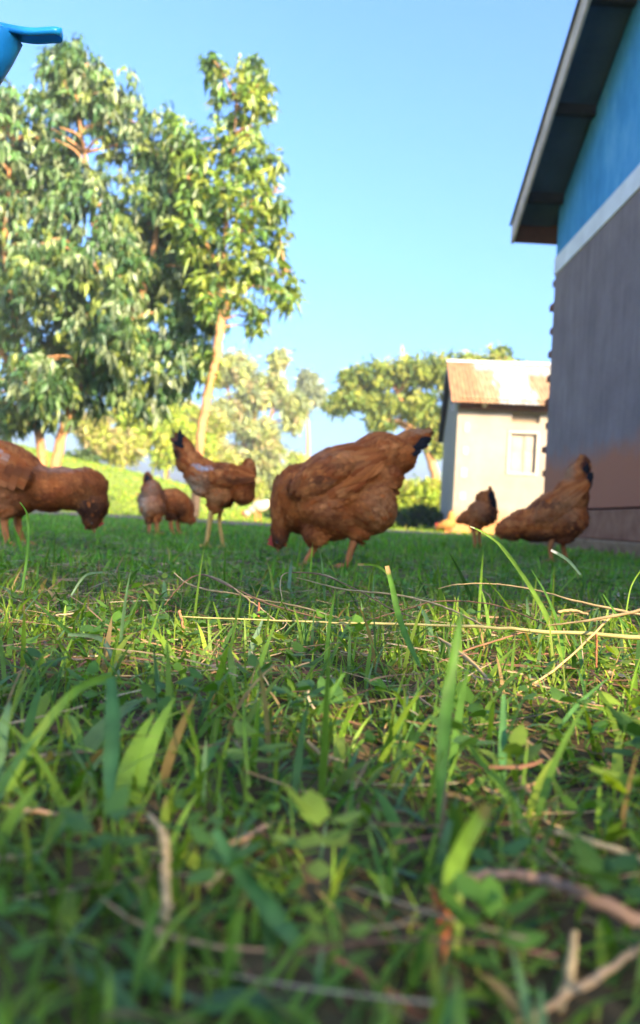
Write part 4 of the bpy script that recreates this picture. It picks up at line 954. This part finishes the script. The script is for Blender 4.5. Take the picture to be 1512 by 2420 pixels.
# cropped hen at the left
hen('hen', 'hen cropped by the left edge, head down to the right', 2.45,
    [(5,1128,118,84,-24,86,0),(95,1148,70,48,-12,62,0),(-85,1105,85,72,0,78,0),(-75,1050,75,48,-25,60,0),(-150,1005,60,28,-30,28,0),(-190,985,34,16,-30,16,0),
     (150,1150,62,46,-6,52,0),(175,1158,60,50,0,50,0),(115,1158,66,52,-8,58,0),(203,1152,52,46,-10,50,0),(218,1192,38,44,10,38,0),(216,1228,22,26,0,22,0),(15,1188,30,38,0,26,36),(44,1190,26,34,0,24,-30),(-5,1100,90,42,-24,22,70),(-5,1100,90,42,-24,22,-70)],
    [(-150,1000,150),(0,1060,155),(60,1120,165),(140,1130,175),(200,1130,140),(240,1180,110),(215,1230,90),(20,1180,-150)],
    [([(14,1205),(10,1235),(16,1292)], 15, 36, 1), ([(44,1205),(42,1240),(54,1294)], 15, -30, 1)],
    pal=[(0.35,0.095,0.02),(0.42,0.13,0.032),(0.29,0.072,0.016),(0.46,0.16,0.043)],
    darks=[(215,1215,45,35,DRK,.85),(60,1120,60,16,DB,.8),(100,1180,60,22,DB,.6),(215,1165,30,25,DB,.5),(250,1190,16,40,DB,.5)],  # dark neck underside is shade painted into the plumage
    pales=[(160,1110,60,8,(.42,.28,.2),.4),(10,1180,40,40,(.42,.2,.1),.4),(10,1080,12,14,(.35,.33,.32),.9)],
    tails=[(-160,1000,-215,965,20,4,BLK),(-150,1020,-210,985,20,-6,BLK)],
    head=(217,1232,19,-75,20), wings=[(0,1105,92,44,24,78,-1),(0,1105,92,44,24,-78,-1)], nf=4000, fl=.021, foot=(30,1290), face=1)
# lean hen seen from behind
hen('hen', 'slim hen with yellow shank and black forked tuft, standing left of the largest hen', 3.0,
    [(528,1133,72,40,-6,44,0),(568,1145,36,44,0,38,0),(575,1165,28,28,0,30,0),(478,1122,44,40,-30,38,0),(452,1095,34,30,0,28,0),(437,1070,46,25,112,22,0),(426,1048,22,16,90,15,0),(590,1108,15,24,8,14,0),(588,1095,13,14,0,12,0),
     (522,1172,28,26,30,20,20),(508,1190,14,26,20,11,20),(535,1175,22,26,0,16,-18),(530,1125,48,26,-8,14,36),(475,1150,30,20,-40,26,0)],
    [(430,1060,115),(470,1110,140),(530,1120,172),(580,1120,170),(590,1100,-90),(590,1170,-150),(500,1150,-160)],
    [([(512,1180),(500,1206),(487,1292)], 12, 20, -1), ([(534,1185),(518,1222),(529,1272)], 9, -18, -1)],
    darks=[(415,1083,15,17,BLK,.95),(420,1042,18,10,BLK,.9),(552,1134,28,9,DB,.8),(530,1105,18,8,DB,.5),(600,1150,14,50,DB,.35),(560,1185,50,10,DB,.5)],
    pales=[(462,1160,20,24,(.55,.42,.28),.85),(478,1140,24,20,(.5,.3,.17),.6),(486,1108,22,6,(.42,.40,.40),.95),(405,1062,8,10,(.6,.55,.35),.9),(515,1175,24,24,(.45,.22,.08),.6)],
    tails=[(426,1058,425,1016,13,22,BLK),(430,1058,433,1026,11,10,BLK),(430,1054,401,1036,14,20,(.14,.05,.03)),(434,1058,410,1044,13,22,BLK)],
    wings=[(535,1122,52,24,-4,38,1)], nf=2600, fl=.020, foot=(500,1292), legcol='leg2')
# small hen from behind, and the one beside it
hen('hen', 'small pale-rumped hen seen from behind, pointed dark tail up', 4.2,
    [(360,1195,31,34,0,44,0),(358,1165,25,30,0,38,0),(352,1146,14,26,8,14,0),(349,1136,8,16,8,8,0),(360,1180,34,26,0,34,-4),(352,1222,12,14,0,12,14),(370,1220,12,14,0,12,14)],
    [(348,1130,95),(358,1160,80),(335,1190,-100),(385,1190,-70),(360,1215,-90)],
    [([(353,1222),(352,1240),(353,1268)], 9, 14, 1), ([(371,1220),(370,1240),(372,1268)], 9, 14, 1)],
    darks=[(348,1137,8,12,BLK,.9),(383,1175,6,26,DB,.8),(332,1165,6,18,DB,.7),(358,1235,22,9,DRK,.9),(348,1245,12,14,DRK,.8)],
    pales=[(337,1195,12,28,(.46,.38,.26),.8),(358,1160,16,22,(.42,.26,.17),.7),(360,1195,30,14,(.46,.24,.12),.6)],
    tails=[(354,1160,347,1122,16,16,BLK),(358,1158,352,1130,14,14,(.2,.1,.07))],
    nf=1100, fl=.024, foot=(361,1266))
hen('hen', 'hunched brown hen half hidden beside the small pale-rumped one', 4.4,
    [(412,1188,42,32,-22,34,0),(425,1196,34,28,-30,30,0),(440,1212,18,26,-10,18,0),(449,1228,11,12,0,10,0),(405,1215,16,16,0,14,10),(380,1170,22,14,-20,14,0)],
    [(390,1160,150),(420,1180,150),(445,1215,110)],
    [([(405,1218),(404,1240),(408,1266)], 9, 10, 1), ([(420,1216),(420,1240),(424,1266)], 9, -8, 1)],
    darks=[(428,1212,14,20,DB,.8),(405,1222,22,8,DRK,.7)],
    tails=[(380,1168,362,1160,12,0,(.2,.07,.03))],
    head=(450,1230,9,-70,20), nf=1100, fl=.024, foot=(410,1266))
# right-hand pair
hen('hen', 'small hen before the tan house, its black tail pointing straight up', 5.2,
    [(1137,1214,36,32,10,34,0),(1148,1190,24,30,30,22,0),(1158,1184,13,28,4,13,0),(1112,1222,28,18,12,18,0),(1095,1228,20,9,14,9,0),(1120,1238,12,18,0,11,12),(1158,1212,16,26,0,24,0)],
    [(1160,1175,85),(1145,1190,60),(1110,1215,20),(1085,1230,15),(1150,1225,-70)],
    [([(1118,1240),(1120,1262),(1124,1296)], 9, 12, -1), ([(1136,1240),(1132,1262),(1134,1294)], 8, -10, -1)],
    darks=[(1162,1190,9,34,DRK,.95),(1155,1225,24,16,DRK,.8)], pales=[(1130,1205,18,20,(.36,.17,.08),.5)],
    tails=[(1160,1222,1161,1160,20,18,BLK),(1166,1225,1169,1178,14,14,BLK),(1150,1200,1154,1166,12,8,(.22,.09,.04))],
    head=(1088,1229,8,195,100), nf=1300, fl=.025, foot=(1128,1294))
hen('hen', 'hen by the grey wall at the right, pecking left, tail raised', 3.5,
    [(1298,1212,88,44,34,56,0),(1328,1232,62,48,20,60,0),(1345,1180,44,52,-20,46,0),(1362,1140,30,46,-8,28,0),(1376,1108,20,30,-6,16,0),(1240,1236,56,34,18,40,0),(1212,1248,36,30,10,30,0),(1190,1256,22,18,0,17,0),(1285,1252,70,28,6,44,0),(1315,1195,60,26,36,16,48),(1330,1262,22,26,0,18,22)],
    [(1376,1100,85),(1350,1150,65),(1300,1190,42),(1240,1230,25),(1195,1255,15),(1330,1230,30),(1360,1240,-80)],
    [([(1308,1268),(1300,1290),(1303,1318)], 10, 22, -1), ([(1334,1266),(1330,1290),(1342,1322)], 10, -16, -1)],
    darks=[(1290,1196,42,10,DB,.8),(1250,1272,80,14,DRK,.75),(1350,1250,34,34,DRK,.65),(1383,1110,10,28,BLK,.8),(1386,1190,12,34,DB,.7)],
    pales=[(1335,1195,30,30,(.46,.24,.11),.5),(1340,1120,16,26,(.40,.27,.15),.5),(1290,1225,40,16,(.42,.20,.09),.4)],
    tails=[(1374,1140,1390,1098,18,20,BLK),(1380,1160,1399,1116,20,22,BLK),(1380,1168,1397,1132,18,10,BLK),(1365,1120,1374,1080,16,0,(.26,.13,.07)),(1370,1118,1384,1086,14,6,(.14,.06,.04))],
    head=(1190,1254,17,200,100), wings=[(1322,1190,66,26,38,52,1)], nf=3000, fl=.021, foot=(1320,1320))
# two hens out in the sun
hen('hen', 'golden sunlit hen standing at the corner of the small house', 13.4,
    [(1056,1240,20,12,10,12,0),(1064,1226,9,18,-10,8,0),(1042,1243,10,7,0,7,0)], [(1064,1220,80),(1050,1240,20)],
    [([(1052,1248),(1053,1256),(1054,1262)], 4, 3, -1), ([(1060,1248),(1060,1256),(1061,1262)], 4, -3, -1)],
    pal=[(0.50,0.26,0.06),(0.42,0.19,0.05)], tails=[(1064,1228,1066,1208,8,0,(.45,.25,.06))], head=(1036,1244,6,190,100), nf=500, fl=.035, foot=(1056,1259))
hen('hen', 'cream white hen pecking in the sun behind the legs of the others', 14.0,
    [(614,1197,21,14,8,14,0),(628,1191,12,10,20,8,0),(597,1204,13,10,30,9,0),(583,1213,8,8,30,7,0)], [(620,1190,20),(590,1205,40)],
    [([(604,1208),(604,1222),(604,1238)], 5, 4, -1), ([(614,1208),(613,1222),(614,1238)], 4, -4, -1)],
    pal=[(0.62,0.54,0.42),(0.55,0.46,0.34)], tails=[(626,1195,640,1184,9,0,(.6,.52,.4))], head=(581,1215,7,220,130), nf=500, fl=.035, foot=(608,1236))

# ------------------------------------------------------------------ blue plastic chair, only its arm reaches the frame
def chair():
    Y1 = .88; tip = at(146, 76, Y1); zA = tip.z; xT = tip.x
    root = empty('plastic_chair', (xT-.32, Y1-.25, 0), 'bright blue plastic armchair at the upper left, only its armrest tip showing', 'chair')
    Y0 = Y1-.50
    # arms: moulded plates with a turned-down rim
    for Ya_ in (Y1, Y0):
        d = -1 if Ya_ == Y1 else 1
        line = [Vector((xT-.46, 0, zA+.035)), Vector((xT-.34, 0, zA+.030)), Vector((xT-.20, 0, zA+.022)), Vector((xT-.11, 0, zA+.011)), Vector((xT-.067, 0, zA+.002)), Vector((xT-.035, 0, zA-.002)), Vector((xT-.012, 0, zA+.000)), Vector((xT, 0, zA+.001))]
        Q = spline(line, 5); n = len(Q); bm = bmesh.new(); prev = None
        for i, q in enumerate(Q):
            u_ = i/(n-1); wv = .009*(1-max(0, (u_-.90)/.10)**2.2*.6)
            # cross-section: flat top, rounded shoulders, hanging lips
            sec = [(-wv, -.008), (-wv-.002, -.003), (-wv+.003, .002), (0, .004), (wv-.003, .002), (wv+.002, -.003), (wv, -.008), (wv-.003, -.0075), (wv-.004, -.003), (0, -.001), (-wv+.004, -.003), (-wv+.003, -.0075)]
            ring = [bm.verts.new(Vector((q.x, Ya_+a, q.z+b))) for a, b in sec]
            if prev:
                for k_ in range(len(ring)): bm.faces.new((prev[k_], prev[(k_+1) % 12], ring[(k_+1) % 12], ring[k_]))
            else: bm.faces.new(ring[::-1])
            prev = ring
        bm.faces.new(prev)
        link('armrest', bm_mesh('armrest', bm), M['blueplastic'], root, True)
        # arm support sweeping back from under the arm, then down as the front leg
        bm = bmesh.new(); pts = [Vector((xT-.060, Ya_, zA-.004)), Vector((xT-.068, Ya_, zA-.020)), Vector((xT-.078, Ya_, zA-.040)), Vector((xT-.098, Ya_, zA-.075)), Vector((xT-.16, Ya_, zA-.17)), Vector((xT-.19, Ya_, zA-.26)), Vector((xT-.19, Ya_, .22)), Vector((xT-.17, Ya_, 0))]
        Q = spline(pts, 5); add_tube(bm, Q, lerp_list([.020, .021, .021, .021, .021, .021, .021, .017], len(Q)), 12, .5)
        link('front_leg', bm_mesh('front_leg', bm), M['blueplastic'], root, True)
        bm = bmesh.new(); pts = [Vector((xT-.46, Ya_, zA+.03)), Vector((xT-.54, Ya_, .42)), Vector((xT-.62, Ya_, 0))]
        Q = spline(pts, 5); add_tube(bm, Q, lerp_list([.024, .024, .017], len(Q)), 12, .62)
        link('back_leg', bm_mesh('back_leg', bm), M['blueplastic'], root, True)
    bm = bmesh.new(); xs_ = np.linspace(xT-.58, xT-.20, 8); yy = np.linspace(Y0, Y1, 9); g = [[bm.verts.new((x, y, .41 - .02*math.sin((x-xT+.58)/.38*3.14)*math.sin((y-Y0)/.5*3.14) - (.015 if i == 7 else 0))) for y in yy] for i, x in enumerate(xs_)]
    for i in range(7):
        for j in range(8): bm.faces.new((g[i][j], g[i+1][j], g[i+1][j+1], g[i][j+1]))
    ext = bmesh.ops.extrude_face_region(bm, geom=bm.faces[:])['geom']
    for v in ext:
        if isinstance(v, bmesh.types.BMVert): v.co.z -= .006
    link('seat', bm_mesh('seat', bm), M['blueplastic'], root, True)
    bm = bmesh.new()
    for j in range(7):
        y = Y0+.03+j*.073; add_tube(bm, [Vector((xT-.57, y, .40)), Vector((xT-.61, y, .62)), Vector((xT-.66, y, .86))], [.016, .018, .018], 8, .35)
    add_tube(bm, [Vector((xT-.655, Y0, .84)), Vector((xT-.665, (Y0+Y1)/2, .875)), Vector((xT-.655, Y1, .84))], [.022, .026, .022], 10, .6)
    link('backrest', bm_mesh('backrest', bm), M['blueplastic'], root, True)
chair()

# ------------------------------------------------------------------ scattering box added to imitate glare over the far trees
def glare_haze():
    bm = bmesh.new(); add_box(bm, (-260, -60, -1.2), (260, 170, 12.5)); me = bm_mesh('glare_haze', bm)
    m = bpy.data.materials.new('glare_haze_air'); m.use_nodes = True; n = m.node_tree.nodes; n.remove(n['Principled BSDF'])
    v = n.new('ShaderNodeVolumePrincipled'); v.inputs['Color'].default_value = (.93, .96, 1, 1); v.inputs['Density'].default_value = GLARE_HAZE; v.inputs['Anisotropy'].default_value = 0.0
    m.node_tree.links.new(v.outputs[0], n['Material Output'].inputs['Volume'])
    link('glare_haze', me, m)['kind'] = 'stuff'
GLARE_HAZE = 0.0016
glare_haze()
